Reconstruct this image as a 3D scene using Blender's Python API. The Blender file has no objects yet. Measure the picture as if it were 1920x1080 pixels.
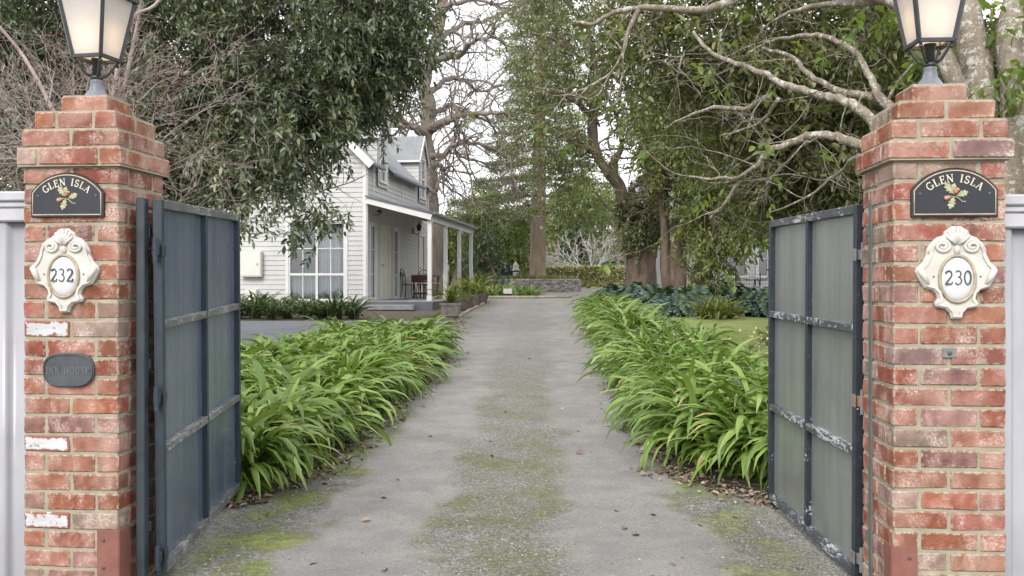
import bpy, math, random
import numpy as np
from mathutils import Vector, Matrix, noise as mnoise

S = bpy.context.scene
R = math.radians
PI = math.pi
COL = S.collection

# ------------------------------------------------------------------ camera, world, sun, exposure
FPX = 1757.0
EYE = 1.5
cam_d = bpy.data.cameras.new("camera")
cam = bpy.data.objects.new("camera", cam_d)
COL.objects.link(cam)
cam_d.sensor_width = 36.0
cam_d.lens = 36.0 * FPX / 1920.0
cam_d.shift_y = -10.0 / 1920.0
cam_d.clip_start = 0.1
cam_d.clip_end = 2000.0
cam.location = (0, 0, EYE)
cam.rotation_euler = (R(90), 0, 0)
S.camera = cam

SUN_EL, SUN_AZ = R(40), R(200)
W = bpy.data.worlds.new("World")
S.world = W
W.use_nodes = True
wn, wl = W.node_tree.nodes, W.node_tree.links
bg = wn["Background"]
sky = wn.new("ShaderNodeTexSky")
sky.sky_type = 'NISHITA'
sky.sun_disc = False
sky.sun_elevation = SUN_EL
sky.sun_rotation = SUN_AZ
sky.air_density = 1.0
sky.dust_density = 4.0
sky.ozone_density = 1.0
hs = wn.new("ShaderNodeHueSaturation")
hs.inputs['Saturation'].default_value = 0.16
wl.new(sky.outputs[0], hs.inputs['Color'])
# an even overcast lifts the darker part of the clear sky: flatten it and break it with soft cloud
tc = wn.new("ShaderNodeTexCoord")
cn = wn.new("ShaderNodeTexNoise")
cn.inputs['Scale'].default_value = 2.2
cn.inputs['Detail'].default_value = 5
wl.new(tc.outputs['Generated'], cn.inputs['Vector'])
cr = wn.new("ShaderNodeMapRange")
cr.inputs['From Min'].default_value = 0.3
cr.inputs['From Max'].default_value = 0.7
cr.inputs['To Min'].default_value = 7.5
cr.inputs['To Max'].default_value = 10.5
wl.new(cn.outputs['Fac'], cr.inputs['Value'])
mxs = wn.new("ShaderNodeMix")
mxs.data_type = 'RGBA'
mxs.inputs[0].default_value = 0.75
wl.new(hs.outputs[0], mxs.inputs[6])
cc = wn.new("ShaderNodeCombineColor")
for k, m_ in ((0, 0.975), (1, 0.99), (2, 1.02)):
    mm = wn.new("ShaderNodeMath"); mm.operation = 'MULTIPLY'; mm.inputs[1].default_value = m_
    wl.new(cr.outputs[0], mm.inputs[0]); wl.new(mm.outputs[0], cc.inputs[k])
wl.new(cc.outputs[0], mxs.inputs[7])
wl.new(mxs.outputs[2], bg.inputs['Color'])
bg.inputs['Strength'].default_value = 0.15

sun_d = bpy.data.lights.new("sun", 'SUN')
sun_d.energy = 1.5
sun_d.angle = R(25)
sun_d.color = (1.0, 0.965, 0.91)
sun = bpy.data.objects.new("sun", sun_d)
COL.objects.link(sun)
sdir = Vector((math.sin(SUN_AZ) * math.cos(SUN_EL), math.cos(SUN_AZ) * math.cos(SUN_EL), math.sin(SUN_EL)))
sun.rotation_euler = sdir.to_track_quat('Z', 'Y').to_euler()

S.view_settings.view_transform = 'Standard'
S.view_settings.look = 'None'
S.view_settings.exposure = 0.74
S.view_settings.gamma = 1.0
S.view_settings.use_curve_mapping = False
S.render.engine = 'CYCLES'
S.cycles.use_denoising = True
S.cycles.max_bounces = 8
S.cycles.diffuse_bounces = 6
S.cycles.transparent_max_bounces = 12
S.cycles.sample_clamp_indirect = 6.0


# ------------------------------------------------------------------ helpers
def H(d):
    """height of the ground d metres in front of the camera"""
    if d < 6.4: return 0.0
    if d < 26: return 0.0385 * (d - 6.4)
    if d < 60: return 0.7546 + 0.012 * (d - 26)
    return 1.1626


def X(px, d): return (px - 960.0) / FPX * d
def Z(py, d): return EYE + (530.0 - py) / FPX * d
def P(px, py, d): return Vector((X(px, d), d, Z(py, d)))


def tag(o, label=None, cat=None, group=None, kind=None):
    if label: o['label'] = label
    if cat: o['category'] = cat
    if group: o['group'] = group
    if kind: o['kind'] = kind
    return o


def thing(name, label, cat, loc=(0, 0, 0), rz=0.0, group=None):
    o = bpy.data.objects.new(name, None)
    o.empty_display_size = 0.1
    COL.objects.link(o)
    o.location = loc
    o.rotation_euler = (0, 0, rz)
    return tag(o, label, cat, group)


def copy_tree(o, parent=None):
    c = o.copy()
    COL.objects.link(c)
    if parent: c.parent = parent
    for ch in list(o.children): copy_tree(ch, c)
    return c


class MB:
    def __init__(s): s.v = []; s.f = []; s.c = []

    def add(s, vs, fs, col=None, M=None):
        b = len(s.v)
        if M is not None: vs = [M @ Vector(p) for p in vs]
        s.v.extend([tuple(p) for p in vs])
        s.f.extend([tuple(b + i for i in f) for f in fs])
        s.c.extend([col or (1, 1, 1, 1)] * len(vs))

    def box(s, c, size, M=None, ch=0.0, col=None, jit=0.0, rng=None, ring=0.0):
        hx, hy, hz = size[0] / 2, size[1] / 2, size[2] / 2
        if ch <= 0:
            vs = [Vector((c[0] + x * hx, c[1] + y * hy, c[2] + z * hz)) for x in (-1, 1) for y in (-1, 1) for z in (-1, 1)]
            fs = [(0, 1, 3, 2), (4, 6, 7, 5), (0, 4, 5, 1), (2, 3, 7, 6), (0, 2, 6, 4), (1, 5, 7, 3)]
            s.add(vs, fs, col, M); return
        ch = min(ch, hx * .9, hy * .9, hz * .9)
        vs = []; idx = {}
        for x in (-1, 1):
            for y in (-1, 1):
                for z in (-1, 1):
                    j = Vector((0, 0, 0))
                    if jit: j = Vector((rng.uniform(-jit, jit), rng.uniform(-jit, jit), rng.uniform(-jit, jit)))
                    idx[x, y, z] = len(vs)
                    vs.append(Vector((x * hx, y * (hy - ch), z * (hz - ch))) + j)
                    vs.append(Vector((x * (hx - ch), y * hy, z * (hz - ch))) + j)
                    vs.append(Vector((x * (hx - ch), y * (hy - ch), z * hz)) + j)
        fs = []
        q = [(-1, -1), (1, -1), (1, 1), (-1, 1)]
        for t in (-1, 1):
            fs.append([idx[t, a, b] for a, b in q])
            fs.append([idx[a, t, b] + 1 for a, b in q])
            fs.append([idx[a, b, t] + 2 for a, b in q])
        for a, b in q:
            fs.append([idx[-1, a, b] + 1, idx[1, a, b] + 1, idx[1, a, b] + 2, idx[-1, a, b] + 2])
            fs.append([idx[a, -1, b], idx[a, 1, b], idx[a, 1, b] + 2, idx[a, -1, b] + 2])
            fs.append([idx[a, b, -1], idx[a, b, 1], idx[a, b, 1] + 1, idx[a, b, -1] + 1])
        for k in idx.values(): fs.append([k, k + 1, k + 2])
        out = []
        for f in fs:
            cen = sum((vs[i] for i in f), Vector()) / len(f)
            n = (vs[f[1]] - vs[f[0]]).cross(vs[f[2]] - vs[f[0]])
            out.append(f if n.dot(cen) > 0 else f[::-1])
        cv = Vector(c)
        if ring:
            # every main face gets an inner ring; the colour's alpha is 1 on the arris and 0 inside
            for f in [g for g in out if len(g) == 4][:6]:
                out.remove(f)
                cen = sum((vs[i] for i in f), Vector()) / 4
                e1 = (vs[f[1]] - vs[f[0]]).length / 2; e2 = (vs[f[2]] - vs[f[1]]).length / 2
                u = (vs[f[1]] - vs[f[0]]).normalized(); w = (vs[f[2]] - vs[f[1]]).normalized()
                ni = []
                for i in f:
                    q = vs[i] - cen; a, b = q.dot(u), q.dot(w)
                    ni.append(len(vs)); vs.append(cen + (q - u * a - w * b) + u * a * max(.1, 1 - ring / e1) + w * b * max(.1, 1 - ring / e2))
                for k in range(4): out.append([f[k], f[(k + 1) % 4], ni[(k + 1) % 4], ni[k]])
                out.append(ni)
            b0 = len(s.c)
            s.add([p + cv for p in vs], out, col, M)
            for k in range(24, len(vs)): s.c[b0 + k] = (col[0], col[1], col[2], 0.0)
            return
        s.add([p + cv for p in vs], out, col, M)

    def bar(s, a, b, w, h=None, M=None, up=Vector((0, 0, 1))):
        """square bar from a to b"""
        a, b = Vector(a), Vector(b); h = h or w
        d = (b - a).normalized()
        u = up if abs(d.dot(up)) < .98 else Vector((1, 0, 0))
        x = d.cross(u).normalized(); y = x.cross(d).normalized()
        vs = [p + x * (i * w / 2) + y * (j * h / 2) for p in (a, b) for i, j in ((-1, -1), (1, -1), (1, 1), (-1, 1))]
        s.add(vs, [(3, 2, 1, 0), (4, 5, 6, 7), (0, 1, 5, 4), (1, 2, 6, 5), (2, 3, 7, 6), (3, 0, 4, 7)], None, M)

    def tube(s, pts, rad, n=6, M=None, cap=True):
        pts = [Vector(p) for p in pts]
        if not hasattr(rad, '__len__'): rad = [rad] * len(pts)
        vs = []; fs = []
        t = (pts[1] - pts[0]).normalized()
        ref = Vector((0, 0, 1)) if abs(t.z) < .9 else Vector((1, 0, 0))
        x = t.cross(ref).normalized()
        for i, p in enumerate(pts):
            a = pts[max(i - 1, 0)]; b = pts[min(i + 1, len(pts) - 1)]
            t = (b - a)
            if t.length < 1e-9: t = Vector((0, 0, 1))
            t.normalize()
            x = (x - t * x.dot(t))
            if x.length < 1e-6: x = t.orthogonal()
            x.normalize(); y = t.cross(x)
            for k in range(n):
                an = 2 * PI * k / n
                vs.append(p + (x * math.cos(an) + y * math.sin(an)) * rad[i])
        for i in range(len(pts) - 1):
            for k in range(n):
                k2 = (k + 1) % n
                fs.append((i * n + k, i * n + k2, (i + 1) * n + k2, (i + 1) * n + k))
        if cap:
            fs.append(tuple(range(n))[::-1]); m = (len(pts) - 1) * n
            fs.append(tuple(m + k for k in range(n)))
        s.add(vs, fs, None, M)

    def lathe(s, prof, n=20, M=None, sx=1, sy=1):
        vs = []; fs = []
        for r, z in prof:
            for k in range(n):
                a = 2 * PI * k / n
                vs.append((r * math.cos(a) * sx, r * math.sin(a) * sy, z))
        for i in range(len(prof) - 1):
            for k in range(n):
                k2 = (k + 1) % n
                fs.append((i * n + k, i * n + k2, (i + 1) * n + k2, (i + 1) * n + k))
        fs.append(tuple(range(n))[::-1]); m = (len(prof) - 1) * n
        fs.append(tuple(m + k for k in range(n)))
        s.add(vs, fs, None, M)

    def prism(s, ol, z0, z1, M=None, inset=0.0):
        """ol: counter clockwise 2D outline, extruded along z; the top may be inset for a bevel"""
        n = len(ol)
        vs = [(x, y, z0) for x, y in ol]
        fs = []
        if inset:
            zm = z1 - inset
            vs += [(x, y, zm) for x, y in ol]
            ins = inset_poly(ol, inset)
            vs += [(x, y, z1) for x, y in ins]
            for k in range(n):
                k2 = (k + 1) % n
                fs.append((k, k2, n + k2, n + k)); fs.append((n + k, n + k2, 2 * n + k2, 2 * n + k))
            fs.append(tuple(2 * n + k for k in range(n)))
        else:
            vs += [(x, y, z1) for x, y in ol]
            for k in range(n):
                k2 = (k + 1) % n
                fs.append((k, k2, n + k2, n + k))
            fs.append(tuple(n + k for k in range(n)))
        fs.append(tuple(range(n))[::-1])
        s.add(vs, fs, None, M)

    def ribbon(s, pts, w, z0, z1, M=None):
        """flat stroke of width w along a 2D polyline, raised from z0 to z1"""
        pts = [Vector((p[0], p[1])) for p in pts]; n = len(pts)
        closed = (pts[0] - pts[-1]).length < 1e-6 and n > 3
        vs = []
        for i, p in enumerate(pts):
            a = pts[i - 1] if i > 0 else (pts[n - 2] if closed else p)
            b = pts[i + 1] if i < n - 1 else (pts[1] if closed else p)
            t = (b - a).normalized(); nn = Vector((-t.y, t.x)) * w / 2
            for q in (p + nn, p - nn):
                vs.append((q.x, q.y, z0)); vs.append((q.x, q.y, z1))
        fs = []
        for i in range(n - 1):
            o = i * 4; q = o + 4
            fs += [(o + 1, o + 3, q + 3, q + 1), (o, o + 1, q + 1, q), (o + 2, q + 2, q + 3, o + 3)]
        fs += [(0, 2, 3, 1), (4 * n - 4, 4 * n - 3, 4 * n - 1, 4 * n - 2)]
        s.add(vs, fs, None, M)

    def build(s, name, mat, parent=None, smooth=False, off=None, cols=False, bevel=0):
        me = bpy.data.meshes.new(name)
        vs = s.v
        if off is not None: vs = [(a - off[0], b - off[1], c - off[2]) for a, b, c in vs]
        me.from_pydata(vs, [], s.f)
        if cols:
            at = me.attributes.new('tint', 'FLOAT_COLOR', 'POINT')
            at.data.foreach_set('color', np.array(s.c, dtype=np.float32).ravel())
        if smooth: me.polygons.foreach_set('use_smooth', [True] * len(me.polygons))
        me.materials.append(mat); me.update()
        o = bpy.data.objects.new(name, me)
        COL.objects.link(o)
        if parent: o.parent = parent
        if bevel:
            b = o.modifiers.new('bevel', 'BEVEL'); b.width = bevel; b.segments = 2; b.limit_method = 'ANGLE'
        return o


def inset_poly(ol, d):
    n = len(ol); out = []
    for i in range(n):
        a, b, c = Vector(ol[i - 1]), Vector(ol[i]), Vector(ol[(i + 1) % n])
        t1 = (b - a); t2 = (c - b)
        if t1.length < 1e-9 or t2.length < 1e-9: out.append(tuple(b)); continue
        t1.normalize(); t2.normalize()
        nn = Vector((-t1.y, t1.x)) + Vector((-t2.y, t2.x))
        if nn.length < .2: nn = Vector((-t1.y, t1.x))
        nn.normalize()
        q = b + nn * d
        out.append((q.x, q.y))
    return out


def build_np(name, verts, faces, mat, parent=None, off=None, rnd=None, smooth=False, extra=None):
    verts = np.asarray(verts, dtype=np.float32).reshape(-1, 3)
    if off is not None: verts = verts - np.array(off, dtype=np.float32)
    faces = np.asarray(faces, dtype=np.int32)
    k = faces.shape[1]
    me = bpy.data.meshes.new(name)
    me.vertices.add(len(verts)); me.vertices.foreach_set('co', verts.ravel())
    me.loops.add(faces.size); me.loops.foreach_set('vertex_index', faces.ravel())
    me.polygons.add(len(faces))
    me.polygons.foreach_set('loop_start', np.arange(0, faces.size, k, dtype=np.int32))
    me.polygons.foreach_set('loop_total', np.full(len(faces), k, dtype=np.int32))
    if rnd is not None:
        a = me.attributes.new('rnd', 'FLOAT', 'POINT'); a.data.foreach_set('value', np.asarray(rnd, dtype=np.float32))
    if extra is not None:
        for kx, vx in extra.items():
            a = me.attributes.new(kx, 'FLOAT', 'POINT'); a.data.foreach_set('value', np.asarray(vx, dtype=np.float32))
    me.update(calc_edges=True)
    if smooth: me.polygons.foreach_set('use_smooth', np.ones(len(faces), dtype=bool))
    me.materials.append(mat)
    o = bpy.data.objects.new(name, me)
    COL.objects.link(o)
    if parent: o.parent = parent
    return o


# ------------------------------------------------------------------ materials
class NT:
    def __init__(s, name):
        s.m = bpy.data.materials.new(name); s.m.use_nodes = True
        s.n, s.l = s.m.node_tree.nodes, s.m.node_tree.links
        s.b = s.n["Principled BSDF"]; s.out = s.n["Material Output"]
        s.co = s.n.new("ShaderNodeTexCoord").outputs['Object']

    def noise(s, scale, detail=4, rough=.55, vec=None, dist=0.0):
        t = s.n.new("ShaderNodeTexNoise"); t.inputs['Scale'].default_value = scale
        t.inputs['Detail'].default_value = detail; t.inputs['Roughness'].default_value = rough
        t.inputs['Distortion'].default_value = dist
        s.l.new(vec or s.co, t.inputs['Vector']); return t.outputs['Fac']

    def voro(s, scale, out='Distance', vec=None, feat='F1'):
        t = s.n.new("ShaderNodeTexVoronoi"); t.inputs['Scale'].default_value = scale; t.feature = feat
        s.l.new(vec or s.co, t.inputs['Vector']); return t.outputs[out]

    def attr(s, name, out='Fac'):
        t = s.n.new("ShaderNodeAttribute"); t.attribute_name = name; return t.outputs[out]

    def rng(s, v, a, b, c=0.0, d=1.0, smooth=False):
        t = s.n.new("ShaderNodeMapRange")
        if smooth: t.interpolation_type = 'SMOOTHSTEP'
        for k, x in zip(('From Min', 'From Max', 'To Min', 'To Max'), (a, b, c, d)): t.inputs[k].default_value = x
        s.l.new(v, t.inputs['Value']); return t.outputs[0]

    def math(s, op, a, b=None):
        t = s.n.new("ShaderNodeMath"); t.operation = op
        for i, x in enumerate((a, b)):
            if x is None: continue
            if isinstance(x, (int, float)): t.inputs[i].default_value = x
            else: s.l.new(x, t.inputs[i])
        return t.outputs[0]

    def mix(s, fac, a, b, mode='MIX'):
        t = s.n.new("ShaderNodeMix"); t.data_type = 'RGBA'; t.blend_type = mode; t.clamp_result = False
        for i, x in ((0, fac), (6, a), (7, b)):
            if isinstance(x, (int, float)): t.inputs[i].default_value = x
            elif isinstance(x, tuple): t.inputs[i].default_value = (x[0], x[1], x[2], 1)
            else: s.l.new(x, t.inputs[i])
        return t.outputs[2]

    def ramp(s, v, stops):
        t = s.n.new("ShaderNodeValToRGB"); e = t.color_ramp.elements
        while len(e) < len(stops): e.new(.5)
        for k, (p, c) in enumerate(stops): e[k].position = p; e[k].color = (c[0], c[1], c[2], 1)
        s.l.new(v, t.inputs[0]); return t.outputs[0]

    def scalevec(s, sc):
        t = s.n.new("ShaderNodeMapping"); t.inputs['Scale'].default_value = sc
        s.l.new(s.co, t.inputs['Vector']); return t.outputs[0]

    def sepz(s):
        t = s.n.new("ShaderNodeSeparateXYZ"); s.l.new(s.co, t.inputs[0]); return t.outputs

    def base(s, c): s.l.new(c, s.b.inputs['Base Color'])

    def rough(s, r):
        if isinstance(r, (int, float)): s.b.inputs['Roughness'].default_value = r
        else: s.l.new(r, s.b.inputs['Roughness'])

    def bump(s, h, strength=.4, dist=.01):
        t = s.n.new("ShaderNodeBump"); t.inputs['Strength'].default_value = strength; t.inputs['Distance'].default_value = dist
        s.l.new(h, t.inputs['Height']); s.l.new(t.outputs[0], s.b.inputs['Normal']); return t


def mk(name, c, rough=.6, var=.15, scale=6, bump=0.0, bscale=40, metal=0.0, spec=.5):
    t = NT(name)
    f = t.noise(scale, 5)
    t.base(t.ramp(f, [(.3, tuple(x * (1 - var) for x in c)), (.7, tuple(min(1, x * (1 + var)) for x in c))]))
    t.rough(rough); t.b.inputs['Metallic'].default_value = metal
    t.b.inputs['Specular IOR Level'].default_value = spec
    if bump: t.bump(t.noise(bscale, 4), bump, .004)
    return t.m


def mk_leaf(name, stops, rough=.42, transl=.28, cl=.35, spec=.5):
    """leaf: the tone runs from leaf to leaf (rnd) and a little from clump to clump (noise in space)"""
    t = NT(name)
    v = t.attr('rnd')
    n = t.rng(t.noise(.9, 2), .3, .7, -cl, cl)
    col = t.ramp(t.math('ADD', v, n), stops)
    t.base(col); t.rough(rough); t.b.inputs['Specular IOR Level'].default_value = spec
    tr = t.n.new("ShaderNodeBsdfTranslucent")
    tcol = t.mix(.5, col, (.22, .30, .03))
    t.l.new(tcol, tr.inputs['Color'])
    mx = t.n.new("ShaderNodeMixShader"); mx.inputs[0].default_value = transl
    t.l.new(t.b.outputs[0], mx.inputs[1]); t.l.new(tr.outputs[0], mx.inputs[2])
    t.l.new(mx.outputs[0], t.out.inputs['Surface'])
    return t.m


def mk_brick():
    t = NT("old_red_brick")
    tint = t.attr('tint', 'Color')
    c = t.mix(t.rng(t.noise(14, 5), .3, .7), t.mix(1.0, tint, (.72, .70, .70), 'MULTIPLY'), t.mix(1.0, tint, (1.22, 1.2, 1.18), 'MULTIPLY'))
    # soot and kiln streaks
    c = t.mix(t.math('MULTIPLY', t.rng(t.noise(5, 4), .56, .72), .55), c, (.115, .075, .07))
    # lime bloom
    f1 = t.rng(t.noise(7, 6, .65), .50, .66)
    f2 = t.rng(t.noise(90, 4, .7), .42, .62)
    c = t.mix(t.math('MULTIPLY', t.math('MULTIPLY', f1, f2), .9), c, (.66, .58, .54))
    # pale pink bloom on whole faces
    c = t.mix(t.math('MULTIPLY', t.rng(t.noise(3.6, 5, .6), .44, .64), .52), c, (.48, .33, .27))
    # mortar smears, ragged along the arrises
    ed = t.math('MULTIPLY', t.attr('tint', 'Alpha'), .30)
    sm = t.rng(t.math('ADD', t.noise(38, 5, .7), ed), .78, .86)
    sm = t.math('MAXIMUM', t.math('MULTIPLY', t.rng(t.noise(11, 5, .6), .62, .70), .6), t.math('MULTIPLY', sm, .9))
    c = t.mix(sm, c, (.37, .325, .25))
    t.base(c); t.rough(.85); t.b.inputs['Specular IOR Level'].default_value = .25
    h = t.math('ADD', t.noise(60, 5, .65), t.math('MULTIPLY', t.noise(240, 3), .5))
    t.bump(h, .8, .006)
    return t.m


def mk_whitebrick():
    t = NT("flaking_white_paint")
    ed = t.math('MULTIPLY', t.attr('tint', 'Alpha'), .16)
    f = t.rng(t.math('ADD', t.noise(19, 7, .75), ed), .565, .60)
    c = t.mix(f, t.ramp(t.noise(8, 4), [(.3, (.42, .42, .43)), (.7, (.52, .52, .53))]), (.22, .085, .06))
    t.base(c); t.rough(.7); t.bump(t.noise(60, 5), .6, .005)
    return t.m


def mk_mortar():
    t = NT("sandy_mortar")
    c = t.ramp(t.noise(9, 6), [(.3, (.27, .235, .17)), (.6, (.37, .33, .25)), (.8, (.44, .40, .315))])
    # damp moss on the ledges of the cap
    t.base(c); t.rough(.95); t.bump(t.noise(160, 4, .7), .9, .006)
    return t.m


def mk_gateframe(name, base, peel, thr):
    t = NT(name)
    n = t.noise(60, 6, .7, vec=t.scalevec((.45, 1, 1)))
    n2 = t.noise(4.0, 2)
    f = t.rng(t.math('ADD', n, t.math('MULTIPLY', t.math('SUBTRACT', n2, .5), .55)), thr, thr + .035)
    c = t.mix(f, t.ramp(t.noise(12, 4), [(.3, tuple(x * .75 for x in base)), (.7, tuple(x * 1.3 for x in base))]), peel)
    sp = t.rng(t.noise(150, 2), .70, .74)
    c = t.mix(t.math('MULTIPLY', sp, .6), c, (.45, .47, .50))
    t.base(c); t.rough(.42); t.bump(f, .3, .002)
    return t.m


def mk_sheet(name, a, b, streak):
    t = NT(name)
    s1 = t.noise(5, 4, .55, vec=t.scalevec((1.6, 1.6, .16)))
    s2 = t.noise(42, 3, .6, vec=t.scalevec((1, 1, .04)))
    c = t.mix(t.rng(s1, .32, .68), a, b)
    c = t.mix(t.math('MULTIPLY', t.rng(s2, .55, .75), .22), c, streak)
    c = t.mix(t.math('MULTIPLY', t.rng(t.noise(3.0, 5), .5, .75), .45), c, tuple(x * .6 for x in a))
    t.base(c); t.rough(.24); t.b.inputs['Specular IOR Level'].default_value = .5
    return t.m


def mk_bark(name, a, b, lichen=None, scale=5, lth=.58):
    t = NT(name)
    f = t.noise(scale, 6, .65, vec=t.scalevec((1, 1, .35)))
    c = t.ramp(f, [(.3, a), (.7, b)])
    if lichen:
        c = t.mix(t.math('MULTIPLY', t.rng(t.noise(16, 6, .75), lth, lth + .05), .8), c, lichen)
        c = t.mix(t.math('MULTIPLY', t.rng(t.noise(45, 4, .7), .55, .7), .5), c, tuple(x * .6 for x in a))
    t.base(c); t.rough(.9); t.b.inputs['Specular IOR Level'].default_value = .2
    t.bump(t.math('ADD', f, t.noise(30, 4)), .7, .02)
    return t.m


def mk_drive():
    t = NT("worn_gravel_drive")
    uc = t.attr('uc'); dd = t.attr('dd')
    # stones
    v = t.voro(95, 'Color'); g = t.n.new("ShaderNodeSeparateColor"); t.l.new(v, g.inputs[0])
    stone = t.ramp(g.outputs[0], [(0, (.085, .08, .075)), (.45, (.20, .192, .18)), (.8, (.29, .28, .265)), (1, (.44, .43, .41))])
    track = t.ramp(t.noise(3.0, 6, .6), [(.3, (.195, .186, .178)), (.7, (.27, .257, .245))])
    fine = t.ramp(t.math('ADD', t.math('MULTIPLY', t.noise(210, 3, .8), .6), t.math('MULTIPLY', t.noise(48, 4, .75), .4)), [(.30, (.50, .50, .50)), (.5, (1, 1, 1)), (.70, (1.55, 1.54, 1.52))])
    track = t.mix(1.0, track, fine, 'MULTIPLY')
    au = t.math('ABSOLUTE', uc)
    wob = t.math('ADD', au, t.rng(t.noise(1.4, 4), .3, .7, -.16, .16))
    strip = t.rng(wob, .30, .52, 1, 0, True)
    side = t.rng(wob, 1.08, 1.32, 0, 1, True)
    loose = t.math('MAXIMUM', strip, side)
    loose = t.math('MULTIPLY', loose, t.rng(dd, 14, 24, 1, .35))
    c = t.mix(t.math('MULTIPLY', loose, .80), track, stone)
    # darker damp wheel tracks' patches
    c = t.mix(t.math('MULTIPLY', t.rng(t.noise(.8, 5, .65), .48, .72), .34), c, (.125, .118, .108))
    c = t.mix(t.math('MULTIPLY', t.rng(t.noise(2.6, 6, .7), .55, .72), .30), c, (.36, .345, .32))
    # moss
    mn = t.noise(2.1, 6, .66); mf = t.noise(45, 4, .7)
    m = t.math('ADD', t.math('MULTIPLY', mn, .62), t.math('MULTIPLY', mf, .38))
    ms = t.math('MULTIPLY', t.rng(m, .43, .60), t.math('MULTIPLY', strip, t.rng(dd, 5.5, 16, .80, .12)))
    lft = t.rng(uc, -.9, -.5, 1, .75)
    me = t.math('MULTIPLY', t.rng(m, .46, .53), t.math('MULTIPLY', t.math('MULTIPLY', t.rng(wob, 1.08, 1.25, 0, 1, True), t.rng(wob, 1.45, 1.8, 1, .18, True)), lft))
    me = t.math('MULTIPLY', me, t.rng(dd, 6.0, 12.0, 1.0, .35))
    bright = t.ramp(t.noise(12, 4), [(.3, (.13, .165, .03)), (.7, (.27, .31, .055))])
    moss = t.ramp(t.noise(9, 4), [(.3, (.085, .095, .022)), (.7, (.165, .185, .035))])
    c = t.mix(ms, c, moss)
    c = t.mix(t.math('MULTIPLY', me, .80), c, bright)
    t.base(c); t.rough(.93); t.b.inputs['Specular IOR Level'].default_value = .25
    mh = t.math('MULTIPLY', t.math('MAXIMUM', ms, me), t.math('ADD', t.noise(30, 5, .7), 1.2))
    hb = t.math('MULTIPLY', t.math('SUBTRACT', 1.0, t.voro(95)), t.math('ADD', t.math('MULTIPLY', loose, .8), .28))
    t.bump(t.math('ADD', t.math('ADD', hb, mh), t.math('ADD', t.math('MULTIPLY', t.noise(6, 4), .12), t.math('MULTIPLY', t.noise(280, 3, .7), .5))), .8, .012)
    return t.m


def mk_ground():
    t = NT("garden_soil")
    f = t.noise(1.1, 6, .6)
    c = t.ramp(f, [(.3, (.07, .055, .04)), (.5, (.11, .09, .065)), (.7, (.075, .085, .035))])
    sp = t.noise(60, 4, .7)
    c = t.mix(t.rng(sp, .45, .7, 0, .5), c, (.20, .165, .13))
    t.base(c); t.rough(.95); t.bump(t.noise(25, 5, .7), .9, .03)
    return t.m


def mk_lawn():
    t = NT("mown_lawn")
    f = t.math('ADD', t.math('MULTIPLY', t.noise(1.2, 4), .5), t.math('MULTIPLY', t.noise(40, 4, .7, vec=t.scalevec((1, .35, 1))), .5))
    c = t.ramp(f, [(.35, (.145, .19, .040)), (.5, (.22, .26, .068)), (.65, (.29, .315, .11))])
    t.base(c); t.rough(.9); t.bump(t.noise(90, 4, .7), .8, .02)
    return t.m


def mk_asphalt():
    t = NT("grey_asphalt")
    c = t.ramp(t.noise(1.5, 6, .6), [(.3, (.15, .15, .165)), (.7, (.21, .21, .225))])
    c = t.mix(t.rng(t.noise(120, 3, .7), .5, .75, 0, .45), c, (.34, .34, .35))
    t.base(c); t.rough(.9); t.bump(t.noise(110, 4), .6, .01)
    return t.m


def mk_weatherboard(name, c):
    t = NT(name)
    f = t.noise(2.5, 5, .6, vec=t.scalevec((1, 1, .3)))
    col = t.ramp(f, [(.3, tuple(x * .90 for x in c)), (.7, c)])
    col = t.mix(t.rng(t.noise(18, 4, .7, vec=t.scalevec((.4, .4, 1))), .58, .75, 0, .22), col, (.45, .44, .42))
    t.base(col); t.rough(.5)
    return t.m


def mk_glass():
    t = NT("window_glass")
    tr = t.n.new("ShaderNodeBsdfTransparent"); tr.inputs[0].default_value = (.86, .89, .90, 1)
    gl = t.n.new("ShaderNodeBsdfGlossy"); gl.inputs['Roughness'].default_value = .03
    fr = t.n.new("ShaderNodeFresnel"); fr.inputs[0].default_value = 1.5
    f = t.math('ADD', fr.outputs[0], .05)
    mx = t.n.new("ShaderNodeMixShader"); t.l.new(f, mx.inputs[0])
    t.l.new(tr.outputs[0], mx.inputs[1]); t.l.new(gl.outputs[0], mx.inputs[2])
    t.l.new(mx.outputs[0], t.out.inputs['Surface'])
    return t.m


def mk_frost():
    t = NT("opal_lantern_glass")
    t.b.inputs['Base Color'].default_value = (.66, .65, .645, 1); t.rough(.25)
    tr = t.n.new("ShaderNodeBsdfTranslucent"); tr.inputs['Color'].default_value = (.74, .73, .725, 1)
    mx = t.n.new("ShaderNodeMixShader"); mx.inputs[0].default_value = .55
    t.l.new(t.b.outputs[0], mx.inputs[1]); t.l.new(tr.outputs[0], mx.inputs[2])
    t.l.new(mx.outputs[0], t.out.inputs['Surface'])
    return t.m


def mk_emit(name, c, s):
    t = NT(name)
    t.b.inputs['Base Color'].default_value = (*c, 1)
    t.b.inputs['Emission Color'].default_value = (*c, 1); t.b.inputs['Emission Strength'].default_value = s
    return t.m


def mk_stonewall():
    t = NT("rubble_stone")
    v = t.voro(4.5, 'Color', vec=t.scalevec((1, 1, 2.0))); g = t.n.new("ShaderNodeSeparateColor"); t.l.new(v, g.inputs[0])
    c = t.ramp(g.outputs[0], [(0, (.13, .11, .11)), (.5, (.24, .21, .20)), (1, (.36, .32, .30))])
    e = t.voro(4.5, 'Distance', vec=t.scalevec((1, 1, 2.0)), feat='DISTANCE_TO_EDGE')
    c = t.mix(t.rng(e, 0, .06, 1, 0), c, (.07, .065, .06))
    t.base(c); t.rough(.9); t.bump(e, 1.0, .05)
    return t.m


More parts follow.
